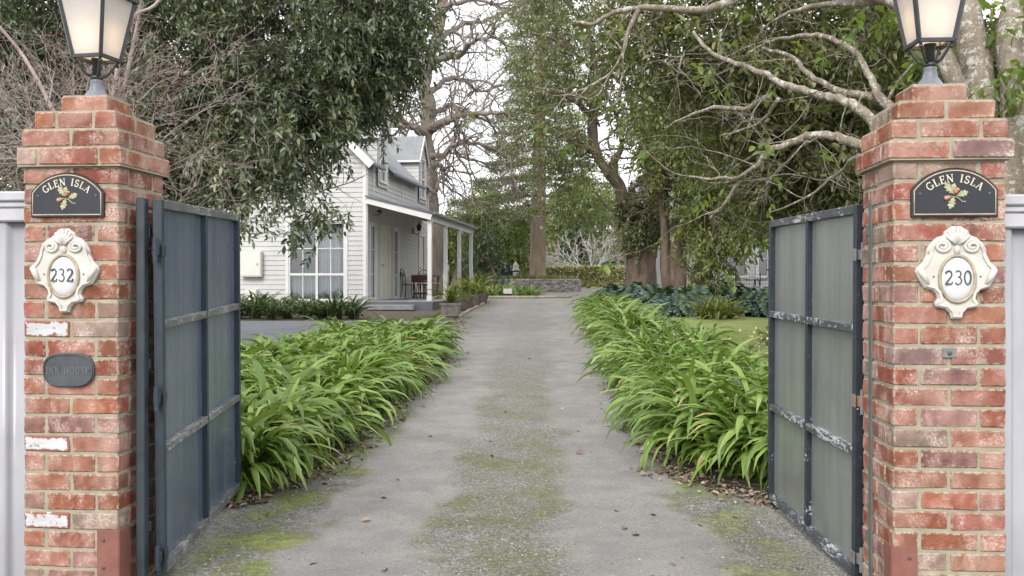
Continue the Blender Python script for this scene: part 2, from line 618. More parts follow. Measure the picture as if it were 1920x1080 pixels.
MAT = {}
MAT['brick'] = mk_brick(); MAT['wbrick'] = mk_whitebrick(); MAT['mortar'] = mk_mortar()
MAT['gate_l'] = mk_gateframe("navy_gate_paint", (.022, .034, .046), (.30, .32, .34), .74)
MAT['rail_l'] = mk_gateframe("weathered_gate_rail", (.10, .105, .11), (.30, .30, .30), .56)
MAT['gate_r'] = mk_gateframe("chipped_gate_paint", (.020, .026, .036), (.45, .47, .50), .665)
MAT['rail_r'] = mk_gateframe("peeling_gate_rail", (.045, .05, .06), (.42, .43, .45), .55)
MAT['sheet_l'] = mk_sheet("blue_frosted_sheet", (.064, .088, .132), (.112, .138, .184), (.19, .215, .255))
MAT['sheet_r'] = mk_sheet("grey_frosted_sheet", (.15, .163, .154), (.195, .208, .197), (.215, .225, .22))
MAT['post_dark'] = mk("dark_steel_post", (.030, .042, .05), .45, .3, 10)
MAT['post_grey'] = mk("grey_steel_post", (.10, .105, .10), .5, .25, 10)
MAT['hinge'] = mk_gateframe("worn_hinge_steel", (.16, .16, .16), (.28, .14, .08), .56)
MAT['guard'] = mk("red_oxide_guard", (.19, .074, .058), .65, .2, 9, .2, 60)
MAT['fence'] = mk_sheet("pale_fence_sheet", (.29, .29, .315), (.34, .34, .365), (.25, .25, .26))
MAT['fencecap'] = mk("pale_fence_cap", (.40, .40, .425), .4, .14, 5)
MAT['black_metal'] = mk("black_cast_metal", (.028, .03, .033), .42, .3, 20, .2, 60)
MAT['lamp_grey'] = mk("grey_lamp_base", (.13, .145, .17), .45, .25, 14, .2, 60)
MAT['frost'] = mk_frost(); MAT['bulb'] = mk_emit("warm_bulb", (1.0, .72, .46), 7.5)
MAT['plaque'] = mk("black_plaque", (.013, .014, .022), .35, .25, 10)
MAT['gold'] = mk("aged_gold_paint", (.44, .37, .24), .45, .25, 25, .2, 80)
MAT['letter'] = mk("cream_letter_paint", (.60, .54, .42), .5, .2, 40)
MAT['oak'] = mk("oak_leaf_paint", (.33, .33, .20), .5, .35, 60)
MAT['acorn'] = mk("acorn_paint", (.40, .22, .14), .5, .3, 60)
MAT['cast'] = mk("white_cast_stone", (.51, .485, .445), .75, .12, 14, .35, 70)
MAT['enamel'] = mk("white_enamel", (.58, .575, .57), .28, .04, 8)
MAT['ovalrim'] = mk("bronze_oval_rim", (.33, .28, .20), .45, .3, 20)
MAT['digit'] = mk("grey_digit_paint", (.06, .065, .075), .5, .2, 30)
MAT['iron_plaque'] = mk("dark_iron_plaque", (.055, .06, .068), .5, .3, 10, .3, 60)
MAT['iron_text'] = mk("rubbed_iron_letter", (.105, .11, .12), .45, .2, 30)
MAT['screw'] = mk("dull_screw", (.10, .09, .09), .5, .2, 30, metal=.6)
MAT['ground'] = mk_ground(); MAT['drive'] = mk_drive(); MAT['lawn'] = mk_lawn(); MAT['asphalt'] = mk_asphalt()
MAT['wboard'] = mk_weatherboard("white_weatherboard", (.49, .485, .475)); MAT['trim'] = mk("white_trim", (.62, .615, .61), .45, .05, 5)
MAT['soffit'] = mk("cream_lining", (.66, .62, .55), .6, .06, 5)
MAT['cream'] = mk("cream_door_paint", (.62, .57, .46), .5, .06, 4)
MAT['roof'] = mk("grey_corrugated_roof", (.20, .205, .215), .45, .12, 2.0)
MAT['gutter'] = mk("slate_gutter", (.12, .13, .15), .4, .15, 4)
MAT['deck'] = mk("grey_deck_paint", (.26, .26, .27), .6, .15, 5, .2, 40)
MAT['glass'] = mk_glass(); MAT['curtain'] = mk("white_sheer_curtain", (.52, .53, .57), .9, .08, 4)
MAT['room'] = mk("dim_room", (.10, .10, .11), .9, .2, 2)
MAT['meter'] = mk("cream_meter_box", (.62, .60, .55), .45, .05, 4)
MAT['greybox'] = mk("grey_plastic_box", (.24, .27, .32), .45, .1, 6)
MAT['wood'] = mk("red_brown_timber", (.10, .042, .026), .45, .35, 14)
MAT['iron'] = mk("wrought_iron", (.02, .02, .022), .5, .3, 20)
MAT['pot'] = mk("weathered_stone_pot", (.28, .25, .22), .9, .25, 9, .5, 50)
MAT['pot_dark'] = mk("dark_clay_pot", (.11, .09, .08), .85, .3, 9, .5, 50)
MAT['soil'] = mk("dark_potting_soil", (.045, .035, .028), .95, .3, 20, .6, 40)
MAT['stonewall'] = mk_stonewall(); MAT['edge'] = mk("pale_stone_kerb", (.30, .26, .22), .9, .25, 6, .4, 30)
MAT['statue'] = mk("white_garden_stone", (.62, .58, .52), .8, .2, 9, .4, 40)
MAT['cover'] = mk("dark_blue_cover", (.018, .02, .034), .6, .3, 6)
MAT['signwhite'] = mk("white_sign_paint", (.50, .50, .49), .5, .05, 6)
MAT['greenfence'] = mk("green_painted_fence", (.10, .135, .115), .7, .2, 3)
MAT['bark_grey'] = mk_bark("grey_bark", (.13, .105, .085), (.30, .26, .225), (.38, .37, .30), 5, .60)
MAT['bark_lichen'] = mk_bark("lichened_bark", (.12, .095, .07), (.27, .235, .18), (.43, .43, .385), 9, .53)
MAT['bark_brown'] = mk_bark("brown_bark", (.07, .053, .04), (.20, .152, .115), (.23, .205, .16), 6, .6)
MAT['bark_conifer'] = mk_bark("ringed_conifer_bark", (.20, .145, .105), (.36, .285, .225), (.44, .40, .35), 4, .58)
MAT['bark_dark'] = mk_bark("dark_bark", (.06, .045, .035), (.14, .11, .085), None, 6)
MAT['bark_pale'] = mk_bark("pale_bark", (.36, .34, .32), (.55, .53, .50), None, 8)
MAT['bark_bare'] = mk_bark("bare_tree_bark", (.125, .105, .09), (.27, .235, .205), (.28, .28, .20), 3, .60)
MAT['twig_pink'] = mk_bark("pinkish_twig", (.21, .165, .15), (.45, .385, .36), None, 12)
MAT['bud'] = mk("red_brown_bud", (.20, .085, .075), .6, .35, 30)
MAT['twig'] = mk("thin_twig", (.13, .105, .08), .9, .3, 9)
MAT['leaf_dark'] = mk_leaf("dark_laurel_leaf", [(0, (.050, .065, .040)), (.45, (.100, .122, .073)), (.8, (.165, .188, .110)), (1, (.28, .30, .18))], .33, .20, .30)
MAT['leaf_olive'] = mk_leaf("olive_green_leaf", [(0, (.054, .062, .022)), (.45, (.108, .119, .045)), (.8, (.165, .172, .068)), (1, (.26, .252, .115))], .42, .30, .30)
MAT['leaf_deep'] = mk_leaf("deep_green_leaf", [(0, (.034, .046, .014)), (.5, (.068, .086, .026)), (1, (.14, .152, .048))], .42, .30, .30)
MAT['leaf_near'] = mk_leaf("fresh_green_leaf", [(0, (.06, .10, .02)), (.5, (.11, .17, .03)), (1, (.22, .27, .05))], .4, .4, .2)
MAT['leaf_mid'] = mk_leaf("grey_green_leaf", [(0, (.085, .10, .046)), (.5, (.165, .185, .088)), (1, (.28, .29, .16))], .45, .3, .3)
MAT['leaf_yellow'] = mk_leaf("yellow_green_leaf", [(0, (.075, .092, .026)), (.5, (.15, .178, .05)), (1, (.26, .275, .09))], .45, .35, .25)
MAT['leaf_far'] = mk_leaf("far_green_leaf", [(0, (.12, .15, .05)), (.5, (.205, .245, .082)), (1, (.32, .35, .14))], .6, .3, .3)
MAT['leaf_fardark'] = mk_leaf("far_dark_leaf", [(0, (.038, .055, .034)), (.5, (.07, .094, .052)), (1, (.12, .145, .08))], .6, .2, .3)
MAT['needle'] = mk_leaf("conifer_needle", [(0, (.11, .14, .05)), (.5, (.195, .235, .085)), (1, (.30, .33, .14))], .55, .2, .25)
MAT['hedge'] = mk_leaf("cream_edged_leaf", [(0, (.22, .23, .09)), (.5, (.42, .40, .19)), (1, (.66, .60, .36))], .5, .25, .15)
MAT['agap'] = mk_leaf("strap_leaf", [(0, (.060, .112, .020)), (.4, (.142, .232, .040)), (.74, (.240, .345, .080)), (.90, (.37, .44, .15)), (.99, (.42, .34, .13))], .26, .30, .06)
MAT['agap_dark'] = mk_leaf("dark_strap_leaf", [(0, (.035, .062, .020)), (.5, (.07, .11, .034)), (1, (.14, .18, .065))], .4, .2, .1)
MAT['agap_pot'] = mk_leaf("yellow_strap_leaf", [(0, (.08, .11, .02)), (.5, (.17, .20, .035)), (1, (.33, .33, .08))], .4, .3, .1)
MAT['philo'] = mk_leaf("lobed_dark_leaf", [(0, (.026, .056, .040)), (.5, (.050, .095, .062)), (.85, (.085, .145, .072)), (1, (.15, .22, .05))], .30, .15, .12)
MAT['litter'] = mk_leaf("fallen_leaf", [(0, (.10, .06, .04)), (.5, (.22, .15, .11)), (1, (.42, .35, .28))], .8, .05, .1)
MAT['pebble'] = mk_leaf("pebble", [(0, (.09, .085, .08)), (.5, (.20, .19, .18)), (1, (.36, .35, .33))], .9, 0, .0)


# ------------------------------------------------------------------ the setting
def sheet(name, rows, mat, kind='structure', lift=0.004, attrs=True, nx=24):
    """a ground sheet given as rows (d, x_left, x_right)"""
    ds = [r[0] for r in rows]
    dd = []
    for a, b in zip(ds[:-1], ds[1:]):
        n = max(1, int((b - a) / .5)); dd += [a + (b - a) * i / n for i in range(n)]
    dd.append(ds[-1])
    V = []; F = []; UC = []; DD = []
    for d in dd:
        xl = np.interp(d, ds, [r[1] for r in rows]); xr = np.interp(d, ds, [r[2] for r in rows])
        cl = -.10 + .030 * (min(d, 30) - 4.75)
        for i in range(nx + 1):
            x = xl + (xr - xl) * i / nx
            V.append((x, d, H(d) + lift)); UC.append(x - cl); DD.append(d)
    for j in range(len(dd) - 1):
        for i in range(nx):
            a = j * (nx + 1) + i
            F.append((a, a + 1, a + nx + 2, a + nx + 1))
    o = build_np(name, V, F, mat, extra={'uc': UC, 'dd': DD} if attrs else None)
    return tag(o, kind=kind)


sheet("ground", [(-40, -400, 400), (0, -400, 400), (6.4, -400, 400), (26, -400, 400), (60, -400, 400), (200, -500, 500), (900, -900, 900)], MAT['ground'], lift=0, attrs=False, nx=40)
DRIVE = [(-6, -3.2, 2.9), (5.2, -3.2, 2.9), (6.3, -1.9, 1.75), (7.2, -1.5, 1.25), (9, -1.36, 1.28), (12, -1.18, 1.42), (15, -1.04, 1.58), (18, -1.25, 1.72), (23, -1.28, 1.85),
         (26, -1.15, 2.05), (30, -1.0, 2.7), (36, -1.2, 3.2), (42, -3, 4.4), (46, -7, 6.5), (56, -9, 10), (58, -9, 12)]
sheet("driveway", DRIVE, MAT['drive'], lift=.004)
sheet("parking_court", [(15.5, -14, -2.6), (17, -14, -1.8), (20, -14, -1.24), (21.9, -14, -1.27)], MAT['asphalt'], lift=.010, attrs=False)
sheet("lawn", [(8, 2.5, 30), (20, 2.3, 30), (24, 3, 30)], MAT['lawn'], lift=.008, attrs=False)
sheet("far_lawn", [(58.2, -40, 40), (75, -40, 40)], MAT['lawn'], lift=.006, attrs=False)


# ------------------------------------------------------------------ brick pillars
def brick_tint(r):
    k = r.random()
    if k < .42: c = (.33, .115, .070)
    elif k < .62: c = (.30, .115, .082)
    elif k < .80: c = (.36, .155, .10)
    elif k < .94: c = (.28, .135, .115)
    else: c = (.30, .21, .17)
    m = r.uniform(.62, .94)
    return (c[0] * m, c[1] * m * r.uniform(.9, 1.12), c[2] * m * r.uniform(.9, 1.15), 1)


def build_pillar(label, loc, rz, pitch, seed, white, z00, par):
    r = random.Random(seed)
    t = thing("brick_pillar", label, "pillar", loc, rz)
    mb, wb, mo = MB(), MB(), MB()
    n = 26; jt = .0125
    for k in range(-1, n):
        top = n - 1 - k
        half, ch = {0: (.118, 1), 1: (.205, 1), 2: (.242, 1), 3: (.262, 1)}.get(top, (.236, 0))
        cy = .236
        z = z00 + k * pitch + pitch / 2
        hb = pitch - jt
        w = 2 * half
        # pattern along a side: list of lengths summing to w
        if top == 0: pats = ([w], [w])
        elif k % 2 == par:
            a = (w - jt) / 2
            pats = ([a, a], [.105, w - .21 - 2 * jt, .105])
        else:
            pats = ([.105, w - .21 - 2 * jt, .105], [(w - jt) / 2] * 2)
        dep = .105
        for side in range(4):
            pat = pats[side % 2]
            Ms = Matrix.Translation((0, cy, 0)) @ Matrix.Rotation(side * PI / 2, 4, 'Z')
            x = -half
            full = (len(pat) == 2) or top == 0
            for i, L in enumerate(pat):
                # headers at the ends belong to the neighbouring side's stretchers
                cx = x + L / 2; x += L + jt
                if not full and i != 1: continue
                if top == 0 and side % 2: continue
                d2 = w if top == 0 else dep
                yy = -half + d2 / 2
                if top == 0 and side == 2: continue
                iswhite = side == 0 and (k, i) in white
                (wb if iswhite else mb).box((cx, yy + r.uniform(-.0015, .0015), z + r.uniform(-.001, .001)), (L, d2, hb), Ms, ch=.006, col=brick_tint(r), jit=.0028, rng=r, ring=.011)
        # mortar bed, held back behind the brick faces
        mo.box((0, cy, z), (w - .012, w - .012, pitch), None)
    mb.build("brickwork", MAT['brick'], t, cols=True)
    if wb.v: wb.build("painted_brick", MAT['wbrick'], t, cols=True)
    mo.build("mortar", MAT['mortar'], t)
    return t


LP = (-2.11, 4.48, 0); RP = (1.90, 4.07, 0); PRZ = R(-5)
pl = build_pillar("red brick gate pillar at left with three flaking white bricks", LP, PRZ, .0915, 4, {(13, 0), (7, 0), (3, 0)}, .042, 1)
pr = build_pillar("red brick gate pillar at right behind the black chipped gate", RP, PRZ, .0897, 11, set(), .059, 0)


def face(base, px, py, d, out=0.0):
    """matrix that lays a flat thing (x right, y up, z out) on a pillar's front at a given height"""
    loc = Vector(base)
    M = Matrix.Translation(loc) @ Matrix.Rotation(PRZ, 4, 'Z')
    w = Vector((X(px, d), d, Z(py, d)))
    l = M.inverted() @ w
    p = M @ Vector((l.x, -.0015 - out, l.z))
    return p


def plate_thing(name, label, cat, p):
    t = thing(name, label, cat, p, PRZ)
    return t


RX = Matrix.Rotation(R(90), 4, 'X')


def arc(cx, cy, rx, ry, a0, a1, n=12):
    return [(cx + rx * math.cos(R(a0 + (a1 - a0) * i / n)), cy + ry * math.sin(R(a0 + (a1 - a0) * i / n))) for i in range(n + 1)]


TK, TN = .15, .075   # thick and thin strokes of the serif letters
GLY = {
    'G': (.78, [(arc(.40, .5, .36, .46, 45, 325, 16), .12), ([(.70, .40), (.70, .10)], TK), ([(.50, .40), (.84, .40)], TN), ([(.66, .78), (.70, .96)], TN)]),
    'L': (.62, [([(.16, .03), (.16, .97)], TK), ([(.02, .97), (.32, .97)], TN), ([(.02, .03), (.58, .03)], TN), ([(.57, .02), (.60, .28)], TN)]),
    'E': (.66, [([(.16, .03), (.16, .97)], TK), ([(.02, .97), (.58, .97)], TN), ([(.02, .03), (.60, .03)], TN), ([(.16, .52), (.46, .52)], TN), ([(.58, .97), (.58, .76)], TN), ([(.60, .02), (.62, .26)], TN), ([(.46, .42), (.46, .62)], TN)]),
    'N': (.84, [([(.14, .03), (.14, .97)], TN), ([(.10, .97), (.70, .03)], TK), ([(.70, .0), (.70, .97)], TN), ([(0, .97), (.18, .97)], TN), ([(.02, .03), (.28, .03)], TN), ([(.56, .97), (.84, .97)], TN)]),
    'I': (.38, [([(.18, .03), (.18, .97)], TK), ([(.03, .97), (.34, .97)], TN), ([(.03, .03), (.34, .03)], TN)]),
    'S': (.62, [(arc(.30, .73, .22, .23, 30, 270, 12)[:-1] + arc(.30, .27, .25, .23, 90, -150, 12), .12), ([(.50, .72), (.52, .96)], TN), ([(.06, .04), (.07, .30)], TN)]),
    'A': (.80, [([(.12, .03), (.40, .97)], TN), ([(.38, .97), (.68, .03)], TK), ([(.22, .36), (.58, .36)], TN), ([(0, .03), (.26, .03)], TN), ([(.54, .03), (.82, .03)], TN)]),
    'H': (.84, [([(.16, .03), (.16, .97)], TK), ([(.68, .03), (.68, .97)], TK), ([(.16, .5), (.68, .5)], TN), ([(.02, .97), (.30, .97)], TN), ([(.02, .03), (.30, .03)], TN), ([(.54, .97), (.82, .97)], TN), ([(.54, .03), (.82, .03)], TN)]),
    'O': (.86, [(arc(.42, .5, .36, .45, 0, 360, 20), .11)]),
    'U': (.80, [([(.16, .97), (.16, .34)] + arc(.40, .34, .24, .30, 180, 360, 10) + [(.64, .97)], .11), ([(.02, .97), (.30, .97)], TN), ([(.52, .97), (.76, .97)], TN)]),
    '2': (.58, [(arc(.27, .72, .21, .25, 165, -30, 12) + [(.06, .05)], .085), ([(.04, .05), (.50, .05)], .10), ([(.48, .04), (.53, .22)], .05)]),
    '3': (.56, [(arc(.25, .75, .19, .22, 150, -90, 12) + arc(.25, .28, .23, .26, 90, -150, 12), .085)]),
    '0': (.58, [(arc(.27, .5, .23, .47, 0, 360, 20), .085)]),
}


def text_width(s, gap=.16): return sum(GLY[c][0] if c != ' ' else .45 for c in s) + gap * (len(s) - 1)


def draw_text(mb, s, h, z0, z1, M, cx=0, cy=0, gap=.16, squeeze=1.0):
    x = -text_width(s, gap) * h * squeeze / 2 + cx
    for c in s:
        if c == ' ': x += (.45 + gap) * h * squeeze; continue
        for i, (pts, w) in enumerate(GLY[c][1]):
            mb.ribbon([(x + px * h * squeeze, cy + (py - .5) * h) for px, py in pts], w * h, z0, z1 + i * .00012, M)
        x += (GLY[c][0] + gap) * h * squeeze


def draw_arc_text(mb, s, h, z0, z1, M, cx, cy, rad, gap=.2, word=None):
    tot = text_width(s, gap) * h
    u = -tot / 2
    for c in s:
        w = (GLY[c][0] if c != ' ' else .45) * h
        if c == ' ' and word is not None: word -= 1
        elif word in (None, 0):
            a = (u + w / 2) / rad
            for i, (pts, sw) in enumerate(GLY[c][1]):
                q = []
                for px, py in pts:
                    lx = px * h - w / 2; ly = rad + (py - .5) * h
                    q.append((cx + lx * math.cos(a) + ly * math.sin(a), cy - lx * math.sin(a) + ly * math.cos(a)))
                mb.ribbon(q, sw * h, z0, z1 + i * .00012, M)
        u += w + gap * h


def lobed_leaf(L):
    """outline of an oak leaf along +x"""
    up = [(0, .02), (.12, .05), (.22, .16), (.30, .22), (.36, .12), (.44, .24), (.54, .32), (.60, .15), (.70, .25), (.82, .24), (.86, .12), (.97, .08)]
    pts = [(x * L, -y * L) for x, y in up] + [(L * 1.02, 0)] + [(x * L, y * L) for x, y in reversed(up)]
    return pts


def plaque(label, p, cyoff=0):
    t = plate_thing("house_name_plaque", label, "name plaque", p)
    w, h, sh = .182, .213, .118   # half width, height, shoulder height
    Rr = (w * w + (h - sh) ** 2) / (2 * (h - sh))
    a = math.degrees(math.asin(w / Rr))
    def ol(i):
        ww, hh = w - i, h - i
        R2 = Rr - i
        a2 = math.degrees(math.asin(min(1, ww / R2)))
        return [(-ww, i), (ww, i)] + [(q[0], q[1]) for q in arc(0, h - Rr, R2, R2, 90 - a2, 90 + a2, 22)]
    M = Matrix.Translation((0, 0, -h / 2)) @ RX
    b = MB(); b.prism(ol(0), 0, .014, M, inset=.004); b.build("plate", MAT['plaque'], t)
    rm = MB(); rr = ol(.012); rm.ribbon(rr + [rr[0]], .0045, .012, .0165, M); rm.build("rim", MAT['gold'], t)
    for wd in (0, 1):
        tx = MB(); draw_arc_text(tx, "GLEN ISLA", .034, .012, .0165, M, 0, h - Rr, Rr - .045, word=wd); tx.build("lettering", MAT['letter'], t)
    for (x, y, L, an) in ((-.004, .098, .060, 128), (.006, .090, .052, 20), (-.004, .088, .056, -108), (-.012, .104, .042, 75)):
        lf = MB(); lf.prism([(q[0], q[1]) for q in lobed_leaf(L)], .013, .019, M @ Matrix.Translation((x, y, 0)) @ Matrix.Rotation(R(an), 4, 'Z'), inset=.0018)
        lf.build("oak_leaf", MAT['oak'], t)
    for (x, y, an) in ((-.032, .083, 200), (.006, .112, 60)):
        ac = MB(); ac.lathe([(.0005, -.016), (.006, -.012), (.0095, -.004), (.0095, .004), (.011, .005), (.010, .011), (.004, .014)], 10,
                            M @ Matrix.Translation((x, y, .018)) @ Matrix.Rotation(R(an), 4, 'Z') @ Matrix.Rotation(R(90), 4, 'Y'))
        ac.build("acorn", MAT['acorn'], t, smooth=True)
    st = MB(); st.tube([M @ Vector(q) for q in ((-.02, .088, .017), (.01, .084, .018), (.03, .066, .017), (.045, .066, .016))], .0022, 6); st.build("stem", MAT['oak'], t)
    for x in (-.145, .145):
        sc = MB(); sc.lathe([(.006, .013), (.006, .0165), (.003, .0175)], 10, M @ Matrix.Translation((x, .10, 0))); sc.build("screw", MAT['screw'], t)
    return t


def cartouche(label, p, num, seed):
    t = plate_thing("number_cartouche", label, "house number", p)
    half = [(0, .300), (.028, .302), (.050, .285), (.075, .268), (.082, .243), (.125, .228), (.165, .190), (.186, .150), (.190, .112), (.212, .068), (.236, .042), (.252, .030), (.258, .002),
            (.246, -.025), (.226, -.062), (.204, -.098), (.178, -.108), (.150, -.116), (.128, -.140), (.120, -.170), (.138, -.202), (.130, -.224), (.104, -.232), (.068, -.238), (.044, -.264), (.032, -.302), (0, -.304)]
    s = .40 / .604
    pts = [(x * s * 1.0, y * s) for x, y in half]
    ol = [(-x, y) for x, y in pts[1:-1]]
    ring = pts[::-1] + ol    # bottom to top on the right, then down the left: counter clockwise
    M = RX
    b = MB()
    b.prism(ring, 0, .022, M, inset=.006)
    # raised border that follows the outline
    ins = inset_poly(ring, .014)
    b.ribbon(ins + [ins[0]], .012, .018, .029, M)
    o = b.build("scroll_plate", MAT['cast'], t)
    # volutes
    for sx in (-1, 1):
        v = MB(); q = [M @ Vector((sx * .118, .082, .022)), M @ Vector((sx * .100, .118, .023)), M @ Vector((sx * .082, .134, .024))]
        for i in range(30):
            a = PI / 2 + i / 29 * 1.75 * 2 * PI; rr = .030 - .024 * i / 29
            q.append(M @ Vector((sx * (.062 + rr * math.cos(a) * 1.15), .112 + rr * math.sin(a) * .9, .024 + .005 * i / 29)))
        v.tube(q, [.007, .008, .0085] + [.009 - .002 * i / 29 for i in range(30)], 8)
        v.build("volute", MAT['cast'], t, smooth=True)
        e = MB(); q0 = Vector((sx * .155, .014, .022)); q1 = Vector((sx * .122, -.052, .022))
        e.tube([M @ q0, M @ ((q0 + q1) / 2 + Vector((0, 0, .006))), M @ q1], [.015, .013, .009], 10)
        e.build("ear_scroll", MAT['cast'], t, smooth=True)
    sh = MB()
    for i in range(-3, 4):
        a = R(90 - i * 17)
        c0 = Vector((0, .118, .024)); c1 = Vector((math.cos(a) * .078 * (1 - .06 * abs(i)), .118 + math.sin(a) * .080 * (1 - .05 * abs(i)), .028))
        sh.tube([M @ c0, M @ ((c0 + c1) / 2 + Vector((0, 0, .008))), M @ c1], [.006, .0095, .006], 8)
    sh.lathe([(.001, .034), (.012, .030), (.016, .020), (.010, .012)], 12, M @ Matrix.Translation((0, .098, 0)), 1, 1.6)
    sh.build("shell", MAT['cast'], t, smooth=True)
    # oval boss: rim and enamel dome
    rim = MB(); rim.tube([M @ Vector((.074 * math.cos(a), -.028 + .100 * math.sin(a), .026)) for a in [2 * PI * i / 36 for i in range(37)]], .0075, 8, cap=False)
    rim.build("oval_rim", MAT['ovalrim'], t, smooth=True)
    dm = MB(); dm.lathe([(1.0, .018), (1.0, .022), (.94, .0275), (.8, .0325), (.55, .0365), (.25, .0385), (.01, .039)], 36,
                        M @ Matrix.Translation((0, -.028, 0)) @ Matrix.Diagonal((.070, .096, 1, 1)))
    dm.build("enamel_dome", MAT['enamel'], t, smooth=True)
    tx = MB(); draw_text(tx, num, .062, .030, .0415, M, 0, -.022, gap=.10, squeeze=.95); tx.build("house_number", MAT['digit'], t)
    for x in (-.098, .098):
        sc = MB(); sc.lathe([(.004, .02), (.004, .024)], 8, M @ Matrix.Translation((x, -.018, 0))); sc.build("screw", MAT['screw'], t)
    return t


fl = lambda px, py: face(LP, px, py, 4.46)
fr = lambda px, py: face(RP, px, py, 4.09)
plaque("black arched oak leaf plaque on the left brick pillar above number 232", fl(124, 365))
plaque("black arched oak leaf plaque on the right brick pillar above number 230", fr(1784, 362))
cartouche("white scrolled cartouche numbered 232 on the left brick pillar", fl(120, 507), "232", 1)
cartouche("white scrolled cartouche numbered 230 on the right brick pillar", fr(1787, 511), "230", 2)

t = plate_thing("oval_iron_plaque", "dark rounded iron plaque with worn raised letters low on left pillar", "plaque", fl(126, 694))
sup = []
for i in range(48):
    a = 2 * PI * i / 48; c, s_ = math.cos(a), math.sin(a)
    sup.append((.128 * math.copysign(abs(c) ** .62, c), .082 * math.copysign(abs(s_) ** .80, s_)))
b = MB(); b.prism(sup, 0, .014, RX, inset=.004); b.build("plate", MAT['iron_plaque'], t)
rm = MB(); q = inset_poly(sup, .008); rm.ribbon(q + [q[0]], .006, .012, .019, RX); rm.build("rim", MAT['iron_plaque'], t)
tx = MB(); draw_text(tx, "INN HOUSE", .034, .012, .0165, RX, 0, -.004, gap=.14, squeeze=.86); tx.build("lettering", MAT['iron_text'], t)
for x in (-.112, .112):
    sc = MB(); sc.lathe([(.005, .013), (.005, .017)], 8, RX @ Matrix.Translation((x, 0, 0))); sc.build("screw", MAT['black_metal'], t)

t = plate_thing("screw_bracket", "small galvanised screw plate on right pillar below number 230", "bracket", fr(1776, 661))
b = MB(); b.box((0, -.003, 0), (.058, .006, .042), None, ch=.002); b.build("plate", MAT['hinge'], t)
b = MB(); b.lathe([(.010, .006), (.010, .012), (.006, .014)], 6, RX); b.build("bolt", MAT['screw'], t)


def guard(label, base, px0, px1, ytop, d, flip):
    """red steel angle that wraps a pillar's inner front corner at the foot"""
    loc = Vector(base); M = Matrix.Translation(loc) @ Matrix.Rotation(PRZ, 4, 'Z')
    corner = M @ Vector((.241 * flip, -.005, 0))
    t = thing("corner_guard", label, "corner guard", corner, PRZ)
    h = Z(ytop, d)
    b = MB(); b.box((-flip * .05, -.004, h / 2), (.106, .006, h), None, ch=.0015)
    b.box((flip * .004, .048, h / 2), (.006, .105, h), None, ch=.0015); b.build("angle", MAT['guard'], t)
    for z in (h - .05, h - .18):
        s = MB(); s.lathe([(.007, 0), (.007, .005), (.003, .006)], 8, Matrix.Translation((-flip * .07, -.007, z)) @ RX); s.build("bolt", MAT['screw'], t)


guard("red steel corner guard at the foot of the left brick pillar", LP, 192, 235, 993, 4.46, 1)
guard("red steel corner guard at the foot of the right brick pillar", RP, 1658, 1702, 1023, 4.09, -1)


